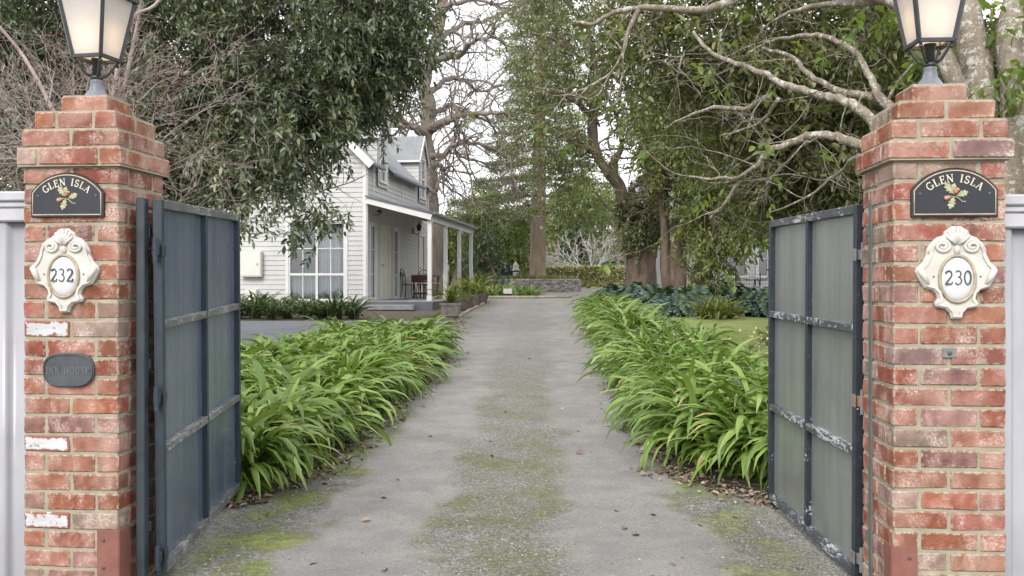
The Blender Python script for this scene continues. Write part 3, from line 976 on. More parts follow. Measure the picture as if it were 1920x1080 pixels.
# ------------------------------------------------------------------ lamps on the pillars
def lantern(label, base, topz, rz, s=1.0):
    M0 = Matrix.Translation(Vector(base)) @ Matrix.Rotation(PRZ, 4, 'Z')
    p = M0 @ Vector((0, .236, topz))
    t = thing("pillar_lantern", label, "lantern", p, rz)
    b = MB(); b.lathe([(.066, 0), (.066, .010), (.058, .014), (.050, .026), (.034, .05), (.027, .085), (.030, .095), (.022, .10)], 20)
    b.build("base", MAT['lamp_grey'], t, smooth=True)
    b = MB(); b.lathe([(.020, .09), (.020, .19), (.027, .195), (.027, .205)], 14)
    b.lathe([(.028, .10), (.031, .108), (.028, .118)], 14); b.build("stem", MAT['black_metal'], t, smooth=True)
    zb, zt = .205, .520; hb, ht = .078, .128
    for i in range(4):
        a = PI / 4 + i * PI / 2; u = Vector((math.cos(a), math.sin(a), 0)); rc = hb * 1.414
        q = [u * .018 + Vector((0, 0, .112)), u * .05 + Vector((0, 0, .125)), u * .075 + Vector((0, 0, .16)), u * (rc * .80) + Vector((0, 0, .185)), u * rc + Vector((0, 0, zb))]
        c = MB(); c.tube(q, [.008, .007, .007, .007, .009], 6)
        c.lathe([(.001, -.012), (.008, -.006), (.010, 0), (.006, .006)], 8, Matrix.Translation(u * (rc * .88) + Vector((0, 0, .180)))); c.build("bracket", MAT['black_metal'], t, smooth=True)
    f = MB()
    cs = [(-1, -1), (1, -1), (1, 1), (-1, 1)]
    for i in range(4):
        a, c = cs[i], cs[(i + 1) % 4]
        f.bar((a[0] * hb, a[1] * hb, zb), (a[0] * ht, a[1] * ht, zt), .017)
        f.bar((a[0] * hb, a[1] * hb, zb), (c[0] * hb, c[1] * hb, zb), .0165)
        f.bar((a[0] * ht * 1.07, a[1] * ht * 1.07, zt), (c[0] * ht * 1.07, c[1] * ht * 1.07, zt), .026, .020)
    f.build("frame", MAT['black_metal'], t)
    for i in range(4):
        a, c = cs[i], cs[(i + 1) % 4]; k = .985
        g = MB(); g.add([(a[0] * hb * k, a[1] * hb * k, zb), (c[0] * hb * k, c[1] * hb * k, zb), (c[0] * ht * k, c[1] * ht * k, zt), (a[0] * ht * k, a[1] * ht * k, zt)], [(0, 1, 2, 3)])
        o = g.build("glass_pane", MAT['frost'], t)
        so = o.modifiers.new('thick', 'SOLIDIFY'); so.thickness = .003
    rf = MB(); hr = ht * 1.10; zr = zt + .15; hm = .05
    fr_ = MB()
    for i in range(4):
        a, c = cs[i], cs[(i + 1) % 4]
        rf.add([(a[0] * hr * .98, a[1] * hr * .98, zt + .008), (c[0] * hr * .98, c[1] * hr * .98, zt + .008), (c[0] * hm, c[1] * hm, zr), (a[0] * hm, a[1] * hm, zr)], [(0, 1, 2, 3)])
        fr_.bar((a[0] * hr, a[1] * hr, zt + .008), (a[0] * hm, a[1] * hm, zr), .016)
    o = rf.build("roof_glass", MAT['frost'], t); so = o.modifiers.new('thick', 'SOLIDIFY'); so.thickness = .003
    fr_.lathe([(.07, zr), (.075, zr + .012), (.05, zr + .03), (.03, zr + .06), (.012, zr + .075), (.018, zr + .09), (.003, zr + .115)], 12)
    fr_.build("roof_frame", MAT['black_metal'], t)
    bl = MB(); bl.lathe([(.012, zb + .02), (.014, zb + .06), (.030, zb + .10), (.036, zb + .135), (.028, zb + .165), (.004, zb + .18)], 14); bl.build("bulb", MAT['bulb'], t, smooth=True)
    return t


lantern("lit black lantern with white panes on top of the left pillar", LP, .042 + 26 * .0915, R(-12))
lantern("lit black lantern with white panes on top of the right pillar", RP, .059 + 26 * .0897, R(-3))


# ------------------------------------------------------------------ gates, posts, boundary fence
def gate(label, p0, p1, h, vis, mf, mr, ms, lift, hinge_mat):
    a, b = Vector(p0), Vector(p1)
    w = (Vector((b.x, b.y, 0)) - Vector((a.x, a.y, 0))).length
    t = thing("metal_gate", label, "gate", a, math.atan2(b.y - a.y, b.x - a.x))
    tilt = math.atan2(b.z - a.z, w)
    t.rotation_euler = (0, -tilt, t.rotation_euler.z)
    B = .045
    f = MB()
    f.box((B / 2, 0, h / 2), (B, B, h), None, ch=.003); f.build("stile", mf, t)
    f = MB(); f.box((w - B / 2, 0, h / 2), (B, B, h), None, ch=.003); f.build("stile", mf, t)
    m = MB(); m.box((w / 2, 0, h / 2), (.040, .040, h - 2 * B - .002), None, ch=.003); m.build("mullion", mf, t)
    for z in (B / 2, h * .335, h * .667, h - B / 2):
        r = MB()
        if z in (B / 2, h - B / 2): r.box((w / 2, 0, z), (w - 2 * B - .001, B, B), None, ch=.003)
        else:
            for s in (0, 1):
                x0, x1 = (B, w / 2 - .0205) if s == 0 else (w / 2 + .0205, w - B)
                r.box(((x0 + x1) / 2, vis * .001, z), (x1 - x0 - .001, B, .042), None, ch=.003)
        r.build("rail", mr, t)
    zs = [B, h * .335 - .021, h * .335 + .021, h * .667 - .021, h * .667 + .021, h - B]
    for i in range(3):
        for s in (0, 1):
            x0, x1 = (B, w / 2 - .02) if s == 0 else (w / 2 + .02, w - B)
            q = MB(); q.box(((x0 + x1) / 2, -vis * .012, (zs[2 * i] + zs[2 * i + 1]) / 2), (x1 - x0, .004, zs[2 * i + 1] - zs[2 * i]), None)
            q.build("sheet_panel", ms, t)
    for z in (h * .055, h * .475, h * .865):
        q = MB(); q.box((-.012, 0, z), (.055, .034, .05), None, ch=.003); q.box((.016, vis * .026, z), (.055, .006, .062), None, ch=.002)
        q.tube([(-.040, 0, z - .06), (-.040, 0, z + .06)], .013, 10)
        q.build("hinge", hinge_mat, t)
    return t


gate("navy gate with blue frosted panels standing open beside the left pillar", (-1.745, 4.65, .046), (-1.875, 6.42, .098), 1.865, -1, MAT['gate_l'], MAT['rail_l'], MAT['sheet_l'], 0, MAT['gate_l'])
gate("black gate with white peeling paint standing open beside the right pillar", (1.725, 4.66, .030), (1.735, 6.28, .054), 1.858, 1, MAT['gate_r'], MAT['rail_r'], MAT['sheet_r'], 0, MAT['hinge'])


def gpost(label, px0, px1, d, ytop, mat):
    x0, x1 = X(px0, d), X(px1, d)
    t = thing("gate_post", label, "gate post", ((x0 + x1) / 2, d, 0), PRZ)
    h = Z(ytop, d)
    b = MB(); b.box((0, 0, h / 2), (x1 - x0, .05, h), None, ch=.004); b.build("post", mat, t)
    for z in (.3, 1.1, 1.75):
        b = MB(); b.box((-.012 if px0 < 900 else .012, .04, z), (abs(x1 - x0) + .03, .03, .05), None, ch=.003); b.build("wall_strap", mat, t)


gpost("slim dark hinge post between the left pillar and its gate", 259, 275, 4.58, 371, MAT['post_dark'])
gpost("slim grey hinge post between the right pillar and its gate", 1631, 1646, 4.42, 379, MAT['post_grey'])


def bfence(label, base, sx, h):
    M = Matrix.Translation(Vector(base)) @ Matrix.Rotation(PRZ, 4, 'Z')
    p = M @ Vector((sx * .25, .20, 0))
    t = thing("boundary_fence", label, "fence", p, PRZ)
    L = 2.6
    # sheet with broad ribs
    V = []; F = []
    n = int(L / .01)
    for i in range(n + 1):
        x = i * .01
        k = (x % .19) / .19
        y = -.030 * (1 if k < .55 else 0) if False else -.016 * math.tanh(4 * math.sin(2 * PI * k)) 
        V += [(sx * x, y, 0), (sx * x, y, h - .10), (sx * x, y + .04, 0), (sx * x, y + .04, h - .10)]
    for i in range(n):
        a = 4 * i; c = a + 4
        F += [(a, c, c + 1, a + 1), (a + 2, a + 3, c + 3, c + 2), (a + 1, c + 1, c + 3, a + 3)]
    b = MB(); b.add(V, F); b.build("sheet_panel", MAT['fence'], t, smooth=True)
    b = MB()
    b.box((sx * L / 2, .01, h - .025), (L, .13, .05), None, ch=.008)
    b.box((sx * L / 2, .01, h - .065), (L, .10, .03), None, ch=.006)
    b.box((sx * L / 2, .01, h - .115), (L, .085, .07), None, ch=.008)
    b.build("capping", MAT['fencecap'], t)


bfence("pale lilac sheet fence with white capping left of the left pillar", LP, -1, 1.955)
bfence("pale lilac sheet fence with white capping right of the right pillar", RP, 1, 1.895)


# ------------------------------------------------------------------ foliage builders
RNG = np.random.default_rng(7)


def unit(v): return v / np.maximum(np.linalg.norm(v, axis=-1, keepdims=True), 1e-9)


def leaf_geo(pos, dr, nm, L, Wd, fold=.12, curl=.15):
    n = len(pos)
    dr = unit(dr); side = unit(np.cross(dr, nm)); nm = np.cross(side, dr)
    L = np.broadcast_to(np.asarray(L, dtype=float), (n,))[:, None]; Wd = np.broadcast_to(np.asarray(Wd, dtype=float), (n,))[:, None]
    v = np.empty((n, 6, 3))
    v[:, 0] = pos
    v[:, 1] = pos + dr * .30 * L + side * .50 * Wd + nm * fold * Wd
    v[:, 2] = pos + dr * .70 * L + side * .40 * Wd + nm * (fold * Wd - curl * .25 * L)
    v[:, 3] = pos + dr * L - nm * curl * .6 * L
    v[:, 4] = pos + dr * .70 * L - side * .40 * Wd + nm * (fold * Wd - curl * .25 * L)
    v[:, 5] = pos + dr * .30 * L - side * .50 * Wd + nm * fold * Wd
    f = np.arange(n)[:, None] * 6
    q = np.concatenate([f + np.array([[0, 1, 2, 3]]), f + np.array([[0, 3, 4, 5]])], axis=1).reshape(-1, 4)
    return v.reshape(-1, 3), q


def crown_pts(blobs, per_m2, clump_r, twigs_per, rg, shell=.55):
    """clump centres spread over the blobs' outer part, twigs spread round every clump centre"""
    T = []; O = []
    for (c, r, dens) in blobs:
        c = np.array(c); r = np.array(r if hasattr(r, '__len__') else (r, r, r), dtype=float)
        area = 4 * PI * ((r[0] * r[1]) ** 1.6 / 3 + (r[0] * r[2]) ** 1.6 / 3 + (r[1] * r[2]) ** 1.6 / 3) ** (1 / 1.6)
        n = max(2, int(area * per_m2 * dens))
        u = unit(rg.normal(size=(n, 3)))
        rad = shell + (1 - shell) * rg.random(n) ** .6 * 1.05
        rad *= (1 + .16 * np.sin(u[:, 0] * 5 + c[0]) * np.cos(u[:, 2] * 6 + c[1]))
        cc = c + u * r * rad[:, None]
        sp = rg.normal(size=(n, twigs_per, 3)) * clump_r * (.6 + .8 * rg.random((n, 1, 1)))
        T.append((cc[:, None, :] + sp).reshape(-1, 3)); O.append(np.repeat(u, twigs_per, axis=0))
    return np.concatenate(T), np.concatenate(O)


def twig_leaves(T, O, rg, tl, nl, L, Wd, droop=.25, out=.6, tuft=False):
    n = len(T)
    d = unit(O * out + rg.normal(size=(n, 3)) * .55 + np.array([0, 0, -droop]))
    k = np.arange(nl) / nl
    bend = np.array([0, 0, -1.0]) * droop * tl * .5
    pos = T[:, None, :] + d[:, None, :] * (k[None, :, None] * tl) + bend * (k ** 2)[None, :, None]
    a = rg.random((n, 1)) * 6.28 + np.arange(nl)[None, :] * 2.4
    e1 = unit(np.cross(d, np.array([.3, .1, 1.0]))); e2 = np.cross(d, e1)
    rad = e1[:, None, :] * np.cos(a)[..., None] + e2[:, None, :] * np.sin(a)[..., None]
    ld = unit(rad * .8 + d[:, None, :] * .65 + rg.normal(size=(n, nl, 3)) * .25 + np.array([0, 0, -droop * .6]))
    up = np.array([0, 0, 1.0]) + rg.normal(size=(n, nl, 3)) * .45
    sz = (.65 + .6 * rg.random((n, nl)))
    v, q = leaf_geo(pos.reshape(-1, 3), ld.reshape(-1, 3), up.reshape(-1, 3), (L * sz).ravel(), (Wd * sz).ravel())
    clump = rg.random((n, 1)) * .35
    rnd = np.clip(clump + rg.random((n, nl)) * .65, 0, 1)
    rv = np.repeat(rnd.ravel(), 6)
    # twig sticks, thin three-sided spikes
    s0 = T - d * tl * .5; s1 = T + d * tl + bend
    w = .004
    sv = np.stack([s0 + e1 * w, s0 - e1 * w * .5 + e2 * w, s0 - e1 * w * .5 - e2 * w, s1], axis=1)
    f = np.arange(n)[:, None] * 4
    sf = np.concatenate([f + np.array([[0, 1, 3]]), f + np.array([[1, 2, 3]]), f + np.array([[2, 0, 3]])], axis=1).reshape(-1, 3)
    return v, q, rv, sv.reshape(-1, 3), sf


def crown(parent, off, blobs, mat, per_m2, clump_r, twigs_per, tl, nl, L, Wd, seed, droop=.25, out=.6, shell=.55, sticks=True, name="crown"):
    rg = np.random.default_rng(seed)
    T, O = crown_pts(blobs, per_m2, clump_r, twigs_per, rg, shell)
    v, q, rv, sv, sf = twig_leaves(T, O, rg, tl, nl, L, Wd, droop, out)
    build_np(name, v, q, mat, parent, off, rv)
    if sticks: build_np("twigs", sv, sf, MAT['twig'], parent, off)
    return len(T) * nl


def smooth_path(pts, n=6):
    """Catmull-Rom through the points"""
    P_ = [Vector(p) for p in pts]; out = []
    for i in range(len(P_) - 1):
        p0 = P_[max(i - 1, 0)]; p1 = P_[i]; p2 = P_[i + 1]; p3 = P_[min(i + 2, len(P_) - 1)]
        for k in range(n):
            u = k / n
            out.append(.5 * ((2 * p1) + (p2 - p0) * u + (2 * p0 - 5 * p1 + 4 * p2 - p3) * u * u + (3 * p1 - p0 - 3 * p2 + p3) * u ** 3))
    out.append(P_[-1]); return out


def gnarl(mb, amp, fr):
    # uneven, fluted surface for the trunks gathered so far
    out = []
    for p in mb.v:
        q = Vector(p); n = mnoise.noise_vector(Vector((q.x * fr, q.y * fr, q.z * fr * .35)))
        n2 = mnoise.noise_vector(Vector((q.x * fr * 3, q.y * fr * 3, q.z * fr)))
        out.append((q.x + n.x * amp + n2.x * amp * .4, q.y + n.y * amp + n2.y * amp * .4, q.z + n.z * amp * .4))
    mb.v = out


def limb(mb, pts, r0, r1, n=8, sub=5, rg=None, wob=0.0):
    q = smooth_path(pts, sub)
    if wob and rg: q = [p + Vector((rg.uniform(-wob, wob), rg.uniform(-wob, wob), rg.uniform(-wob, wob))) if 0 < i < len(q) - 1 else p for i, p in enumerate(q)]
    m = len(q) - 1
    mb.tube(q, [r0 + (r1 - r0) * (i / m) ** .8 for i in range(m + 1)], n)
    return q


def grow(mb, rg, p, d, L, r, lev, wig=.25, grav=0.0, nch=(3, 5), ang=(25, 60), tips=None, shrink=.62, minr=.003, seg=5):
    pts = [p.copy()]; dd = d.normalized()
    for i in range(seg):
        dd = (dd + Vector((rg.gauss(0, 1), rg.gauss(0, 1), rg.gauss(0, 1))) * wig / seg ** .5 + Vector((0, 0, grav)) / seg).normalized()
        pts.append(pts[-1] + dd * L / seg)
    r1 = max(minr * .6, r * .45)
    mb.tube(pts, [r + (r1 - r) * i / seg for i in range(seg + 1)], 6 if r > .03 else (4 if r > .01 else 3), cap=False)
    if lev <= 0:
        if tips is not None: tips.append((pts[-1], dd))
        return
    for k in range(rg.randint(*nch)):
        u = rg.uniform(.35, 1.0) if k else 1.0
        i = min(seg - 1, int(u * seg)); q = pts[i].lerp(pts[i + 1], u * seg - i)
        t = (pts[i + 1] - pts[i]).normalized()
        ax = t.orthogonal(); ax.rotate(Matrix.Rotation(rg.uniform(0, 2 * PI), 3, t))
        nd = t.copy(); nd.rotate(Matrix.Rotation(R(rg.uniform(*ang) if k else rg.uniform(5, 25)), 3, ax))
        grow(mb, rg, q, nd, L * shrink * rg.uniform(.75, 1.2), max(minr, r * .55 * (1.1 - .35 * u)), lev - 1, wig, grav, nch, ang, tips, shrink, minr, max(3, seg - 1))


def blob(px, py, rpx, d, dens=1.0, dr=None, sx=1.0, sz=1.0):
    """an ellipsoid of foliage at a place d metres away, about rpx photo pixels in radius"""
    r = rpx / FPX * d
    return (P(px, py, d), (r * sx, dr if dr else r, r * sz), dens)


def ground_at(px, d): return Vector((X(px, d), d, H(d) - .03))


# ------------------------------------------------------------------ white cottage with verandah
def boards(mb, M, x0, x1, z0, z1, holes, pitch=.135, lip=.016, gable=None):
    """lapped boards on a wall in the plane y=0 facing -y; holes are (xa, xb, za, zb); gable(z) trims the run"""
    n = int(math.ceil((z1 - z0) / pitch))
    for k in range(n):
        za = z0 + k * pitch; zb = min(z1, za + pitch)
        cuts = sorted({za, zb} | {h for ho in holes for h in ho[2:] if za < h < zb})
        for a, b in zip(cuts[:-1], cuts[1:]):
            mid = (a + b) / 2
            xa, xb = (x0, x1) if gable is None else gable(mid)
            if xb - xa < .02: continue
            spans = [(xa, xb)]
            for h in holes:
                if h[2] < mid < h[3]:
                    ns = []
                    for s in spans:
                        if h[1] <= s[0] or h[0] >= s[1]: ns.append(s); continue
                        if h[0] > s[0]: ns.append((s[0], h[0]))
                        if h[1] < s[1]: ns.append((h[1], s[1]))
                    spans = ns
            ya = -lip * (1 - (a - za) / pitch) - .002; yb = -lip * (1 - (b - za) / pitch) - .002
            for s0, s1 in spans:
                mb.add([(s0, ya, a), (s1, ya, a), (s1, yb, b), (s0, yb, b), (s0, .02, a), (s1, .02, a)], [(0, 1, 2, 3), (4, 5, 1, 0)], None, M)


def window(parent, M, xa, xb, za, zb, cols, rows, heavy_r=(), heavy_c=(), curtain=1.0, trim=.09, name="window", room=.3, deep=.75, mixed=False):
    """a real opening: frame set in it, glazing bars, panes, a curtain and a dim room behind"""
    f = MB()
    w, h = xb - xa, zb - za
    f.box(((xa + xb) / 2, -.012, zb + trim / 2), (w + 2 * trim, .05, trim), M, ch=.004)
    f.box(((xa + xb) / 2, -.022, za - trim * .35), (w + 2 * trim + .06, .09, trim * .7), M, ch=.004)
    for s in (xa - trim / 2, xb + trim / 2): f.box((s, -.011, (za + zb) / 2), (trim, .05, h - .001), M, ch=.004)
    for s in (xa + .012, xb - .012): f.box((s, .03, (za + zb) / 2), (.05, .08, h - .002), M)
    for z in (za + .012, zb - .012): f.box(((xa + xb) / 2, .031, z), (w - .002, .08, .05), M)
    o = f.build("window" if name == "window" else name, MAT['trim'], parent)
    s = MB()
    for i in range(1, cols):
        s.box((xa + w * i / cols, .022, (za + zb) / 2), (.065 if i in heavy_c else .024, .05 if i in heavy_c else .035, h), M)
    for i in range(1, rows):
        s.box(((xa + xb) / 2, .0225, za + h * i / rows), (w, .052 if i in heavy_r else .036, .065 if i in heavy_r else .024), M)
    s.build("glazing_bar", MAT['trim'], o)
    g = MB(); g.box(((xa + xb) / 2, .034, (za + zb) / 2), (w, .004, h), M); g.build("pane", MAT['glass'], o)
    if curtain:
        V = []; F = []; n = 60
        for half in (0, 1):
            top = za + h / 3 - .02 if (mixed and half == 0) else zb
            b0 = len(V)
            c0 = xa if half == 0 else xb - w * .5 * curtain; c1 = c0 + w * .5 * curtain
            for i in range(n + 1):
                x = c0 + (c1 - c0) * i / n; y = .14 + .022 * math.sin(i * .9 + half) + .010 * math.sin(i * .37)
                V += [(x, y, za), (x, y, top)]
            F += [(b0 + 2 * i, b0 + 2 * i + 2, b0 + 2 * i + 3, b0 + 2 * i + 1) for i in range(n)]
        c = MB(); c.add(V, F, None, M); c.build("curtain", MAT['curtain'], o, smooth=True)
    m_ = room
    r = MB(); r.add([(xa - m_, deep, za - m_), (xb + m_, deep, za - m_), (xb + m_, deep, zb + m_), (xa - m_, deep, zb + m_),
                     (xa - m_, .06, za - m_), (xb + m_, .06, za - m_), (xb + m_, .06, zb + m_), (xa - m_, .06, zb + m_)],
                    [(0, 1, 2, 3), (0, 4, 5, 1), (1, 5, 6, 2), (2, 6, 7, 3), (3, 7, 4, 0)], None, M)
    r.build("room", MAT['room'], o)
    return o


def corrug(mb, a, b, c, d_, waves, amp=.012, thick=.02):
    """corrugated sheet on the quad a(low start) b(low end) c(high end) d(high start); ribs run from low to high"""
    a, b, c, d_ = map(Vector, (a, b, c, d_))
    nrm = (b - a).cross(d_ - a).normalized()
    n = waves * 6; V = []; F = []
    for i in range(n + 1):
        u = i / n; o = nrm * amp * math.sin(u * waves * 2 * PI)
        lo = a.lerp(b, u) + o; hi = d_.lerp(c, u) + o
        V += [lo, hi, lo - nrm * thick, hi - nrm * thick]
    for i in range(n):
        p = 4 * i; q = p + 4
        F += [(p, q, q + 1, p + 1), (p + 2, p + 3, q + 3, q + 2), (p, p + 2, q + 2, q), (p + 1, q + 1, q + 3, p + 3)]
    mb.add(V, F)


HZ = .74
house = thing("weatherboard_cottage", "white weatherboard cottage with dormers and a posted verandah behind the left border", "house", (-4.04, 26.0, HZ), R(-7))
I4 = Matrix.Identity(4)
HW = 7.6; EV = 4.22; RID = EV + HW / 2
# front gable
wf = (-2.23, -.62, .27, 2.44)
b = MB()
boards(b, I4, -HW, 0, -.1, RID, [wf, (-6.4, -4.9, .27, 2.44)], gable=lambda z: (-HW, 0) if z < EV else (-HW + (z - EV), -(z - EV)))
b.build("wall", MAT['wboard'], house)
window(house, I4, *wf, 4, 3, heavy_r=(1,), heavy_c=(2,), curtain=.99, mixed=True)
window(house, I4, -6.4, -4.9, .27, 2.44, 4, 3, heavy_r=(1,), heavy_c=(2,), curtain=.9)
# side wall under and above the verandah; local frame turned so that its outside is -y
MS = Matrix.Rotation(R(90), 4, 'Z')       # x along the side, -y outward (+x of the house)
SL = 8.1; DK = .25
h1 = (.35, .95, DK + .05, DK + 2.15); h2 = (1.55, 2.40, DK + .02, DK + 2.12); h3 = (3.0, 3.6, DK + .05, DK + 2.15); h4 = (6.55, 7.3, DK + .02, DK + 2.12)
dw1 = (1.28, 1.92, 3.72, 5.05); dw2 = (6.68, 7.32, 3.72, 5.05)
D1, D2 = (1.0, 2.2), (6.4, 7.6)
b = MB()
boards(b, MS, 0, SL, 0.0, EV, [h1, h2, h3, h4, (dw1[0], dw1[1], 3.72, 9), (dw2[0], dw2[1], 3.72, 9)])
b.build("wall", MAT['wboard'], house)
window(house, MS, *h1, 2, 3, curtain=.8, trim=.07); window(house, MS, *h3, 2, 3, curtain=.8, trim=.07)
for h in (h2, h4):
    d_ = MB(); d_.box(((h[0] + h[1]) / 2, .03, (h[2] + h[3]) / 2), (h[1] - h[0] - .004, .05, h[3] - h[2] - .004), MS, ch=.004)
    for z0, z1 in ((.12, .85), (1.0, 1.9)):
        d_.box(((h[0] + h[1]) / 2, .008, h[2] + (z0 + z1) / 2), (h[1] - h[0] - .26, .012, z1 - z0), MS, ch=.004)
    dd = d_.build("door", MAT['cream'], house)
    k = MB(); k.lathe([(.012, 0), (.012, .02), (.026, .03), (.026, .05), (.01, .058)], 12, MS @ Matrix.Translation((h[0] + .09, .004, h[2] + 1.0)) @ RX); k.build("handle", MAT['iron'], dd, smooth=True)
    f = MB()
    for s in (h[0] - .045, h[1] + .045): f.box((s, -.012, (h[2] + h[3]) / 2), (.085, .06, h[3] - h[2]), MS, ch=.004)
    f.box(((h[0] + h[1]) / 2, -.013, h[3] + .045), (h[1] - h[0] + .18, .06, .088), MS, ch=.004); f.build("door_frame", MAT['trim'], dd)
# corner boards
b = MB(); b.box((-.045, -.021, EV / 2), (.10, .024, EV), None); b.box((.021, .04, EV / 2), (.024, .10, EV), None); b.box((.021, SL - .05, EV / 2), (.024, .10, EV), None)
for x in (D1[0] - .35, D1[1] + 1.9): b.box((.020, x, 3.62), (.02, .07, 1.1), None)
b.build("corner_board", MAT['trim'], house)
# far end wall and back
b = MB(); boards(b, Matrix.Translation((0, SL, 0)) @ Matrix.Rotation(PI, 4, 'Z'), 0, HW, 0, RID, [], gable=lambda z: (0, HW) if z < EV else ((z - EV), HW - (z - EV)))
boards(b, Matrix.Translation((-HW, 0, 0)) @ Matrix.Rotation(-PI / 2, 4, 'Z'), -SL, 0, 0, EV, []); b.build("wall", MAT['wboard'], house)
# main roof
b = MB(); OV = .22
for ya, yb, xs in ((-.25, D1[0] - .02, OV), (D1[0] - .02, D1[1] + .02, -.45), (D1[1] + .02, D2[0] - .02, OV), (D2[0] - .02, D2[1] + .02, -.45), (D2[1] + .02, SL + .25, OV)):
    corrug(b, (xs, ya, EV - xs + .05), (xs, yb, EV - xs + .05), (-HW / 2, yb, RID + .05), (-HW / 2, ya, RID + .05), max(3, int((yb - ya) * 12)))
corrug(b, (-HW - OV, SL + .25, EV - OV + .05), (-HW - OV, -.25, EV - OV + .05), (-HW / 2, -.25, RID + .05), (-HW / 2, SL + .25, RID + .05), 100)
b.tube([(-HW / 2, -.26, RID + .08), (-HW / 2, SL + .26, RID + .08)], .07, 8)
roof = b.build("roof", MAT['roof'], house)
# eaves gutters between the dormers
for (ya, yb) in ((-.25, D1[0] - .04), (D1[1] + .04, D2[0] - .04), (D2[1] + .04, SL + .25)):
    g = MB(); g.box((OV + .04, (ya + yb) / 2, EV - OV + .015), (.11, yb - ya, .10), None, ch=.02); g.build("gutter", MAT['gutter'], house)
for i, (ya, dw) in enumerate(((D1, dw1), (D2, dw2))):
    dm = MB(); w = ya[1] - ya[0]; mid = (ya[0] + ya[1]) / 2; ez = 5.08; rz_ = ez + .76
    Md = MS @ Matrix.Translation((0, -.045, 0))
    boards(dm, Md, ya[0], ya[1], 3.55, rz_, [dw], gable=lambda z: ya if z < ez else (ya[0] + (z - ez) / .76 * w / 2, ya[1] - (z - ez) / .76 * w / 2))
    # cheeks
    for yy, sg in ((ya[0], 1), (ya[1], -1)):
        q = [(.045, yy, EV - .1), (.045, yy, ez), (-.95, yy, ez), (-.25, yy, EV + .2)]
        for k in range(7):
            za = EV - .05 + k * .135; zb = min(za + .135, ez)
            if zb <= za: break
            xa = -max(0, za - EV) ; 
            o1 = -.016 * sg
            dm.add([(.045, yy + o1, za), (xa - .1, yy + o1, za), (xa - .2, yy - .002 * sg, zb), (.045, yy - .002 * sg, zb), (.045, yy + .01 * sg, za), (xa - .1, yy + .01 * sg, za)], [(0, 1, 2, 3), (4, 5, 1, 0)])
    dor = dm.build("dormer", MAT['wboard'], house)
    window(dor, Md, *dw, 2, 4, heavy_r=(2,), curtain=.9, trim=.08, name="dormer_window", room=.03, deep=.4)
    rr = MB(); back = -(rz_ - EV) - .35
    corrug(rr, (.16, ya[0] - .14, ez - .12), (back + .1, ya[0] - .14, ez - .12), (back, mid, rz_ + .06), (.16, mid, rz_ + .06), 12)
    corrug(rr, (back + .1, ya[1] + .14, ez - .12), (.16, ya[1] + .14, ez - .12), (.16, mid, rz_ + .06), (back, mid, rz_ + .06), 12)
    rr.build("dormer_roof", MAT['roof'], dor)
    br = MB()
    br.bar((.13, ya[0] - .15, ez - .15), (.13, mid, rz_ + .02), .035, .13); br.bar((.131, ya[1] + .15, ez - .15), (.131, mid, rz_ + .02), .035, .13)
    br.box((-.4, ya[0] - .15, ez - .14), (1.1, .05, .07), None); br.build("bargeboard", MAT['trim'], dor)
# front barge boards
b = MB(); b.bar((OV, -.27, EV - OV - .02), (-HW / 2, -.27, RID), .03, .2); b.bar((-HW - OV, -.27, EV - OV - .02), (-HW / 2, -.271, RID), .03, .2); b.build("bargeboard", MAT['trim'], house)
# verandah
VD = 1.78; VL0, VL1 = 0.0, 7.0; zi, zo = 3.10, 2.62
b = MB(); corrug(b, (VD + .16, VL0 - .12, zo + .06), (VD + .16, VL1 + .12, zo + .06), (.03, VL1 + .12, zi + .05), (.03, VL0 - .12, zi + .05), 80, .010); b.build("verandah_roof", MAT['roof'], house)
b = MB(); b.add([(.03, VL0 - .05, zi - .05), (.03, VL1, zi - .05), (VD, VL1, zo - .04), (VD, VL0 - .05, zo - .04)], [(0, 1, 2, 3)]); o = b.build("verandah_lining", MAT['soffit'], house)
b = MB(); b.bar((.03, VL0 - .10, zi - .06), (VD + .08, VL0 - .10, zo - .06), .04, .17); b.box((VD, (VL0 + VL1) / 2, zo - .07), (.10, VL1 - VL0, .17), None); b.bar((.03, VL1 + .10, zi - .06), (VD + .08, VL1 + .10, zo - .06), .04, .17)
b.build("verandah_beam", MAT['trim'], house)
b = MB(); b.box((VD + .16, (VL0 + VL1) / 2, zo + .035), (.11, VL1 - VL0 + .3, .085), None, ch=.02); b.bar((.0, VL0 - .13, zi + .05), (VD + .1, VL0 - .13, zo + .06), .06, .05); b.build("gutter", MAT['gutter'], house)
for yy in (.06, 2.3, 4.6, 6.9):
    b = MB(); b.box((VD, yy, (DK + zo - .155) / 2), (.115, .115, zo - .155 - DK), None, ch=.008); b.box((VD, yy, DK + .06), (.15, .15, .12), None, ch=.008)
    b.box((VD, yy, zo - .19), (.15, .15, .05), None, ch=.006); b.build("verandah_post", MAT['trim'], house)
b = MB()
for k in range(14):
    b.box((.04 + .135 * k + .065, 3.55, DK - .015), (.128, 7.3, .03), None, ch=.003)
b.build("verandah_deck", MAT['deck'], house)
b = MB(); b.box((VD + .1, 3.55, DK - .16), (.05, 7.3, .25), None); b.box((.95, -.12, DK - .16), (1.9, .05, .25), None); b.build("deck_fascia", MAT['gutter'], house)
b = MB(); b.box((.75, -.30, .085), (1.35, .30, .14), None, ch=.01); b.build("door_step", MAT['deck'], house)

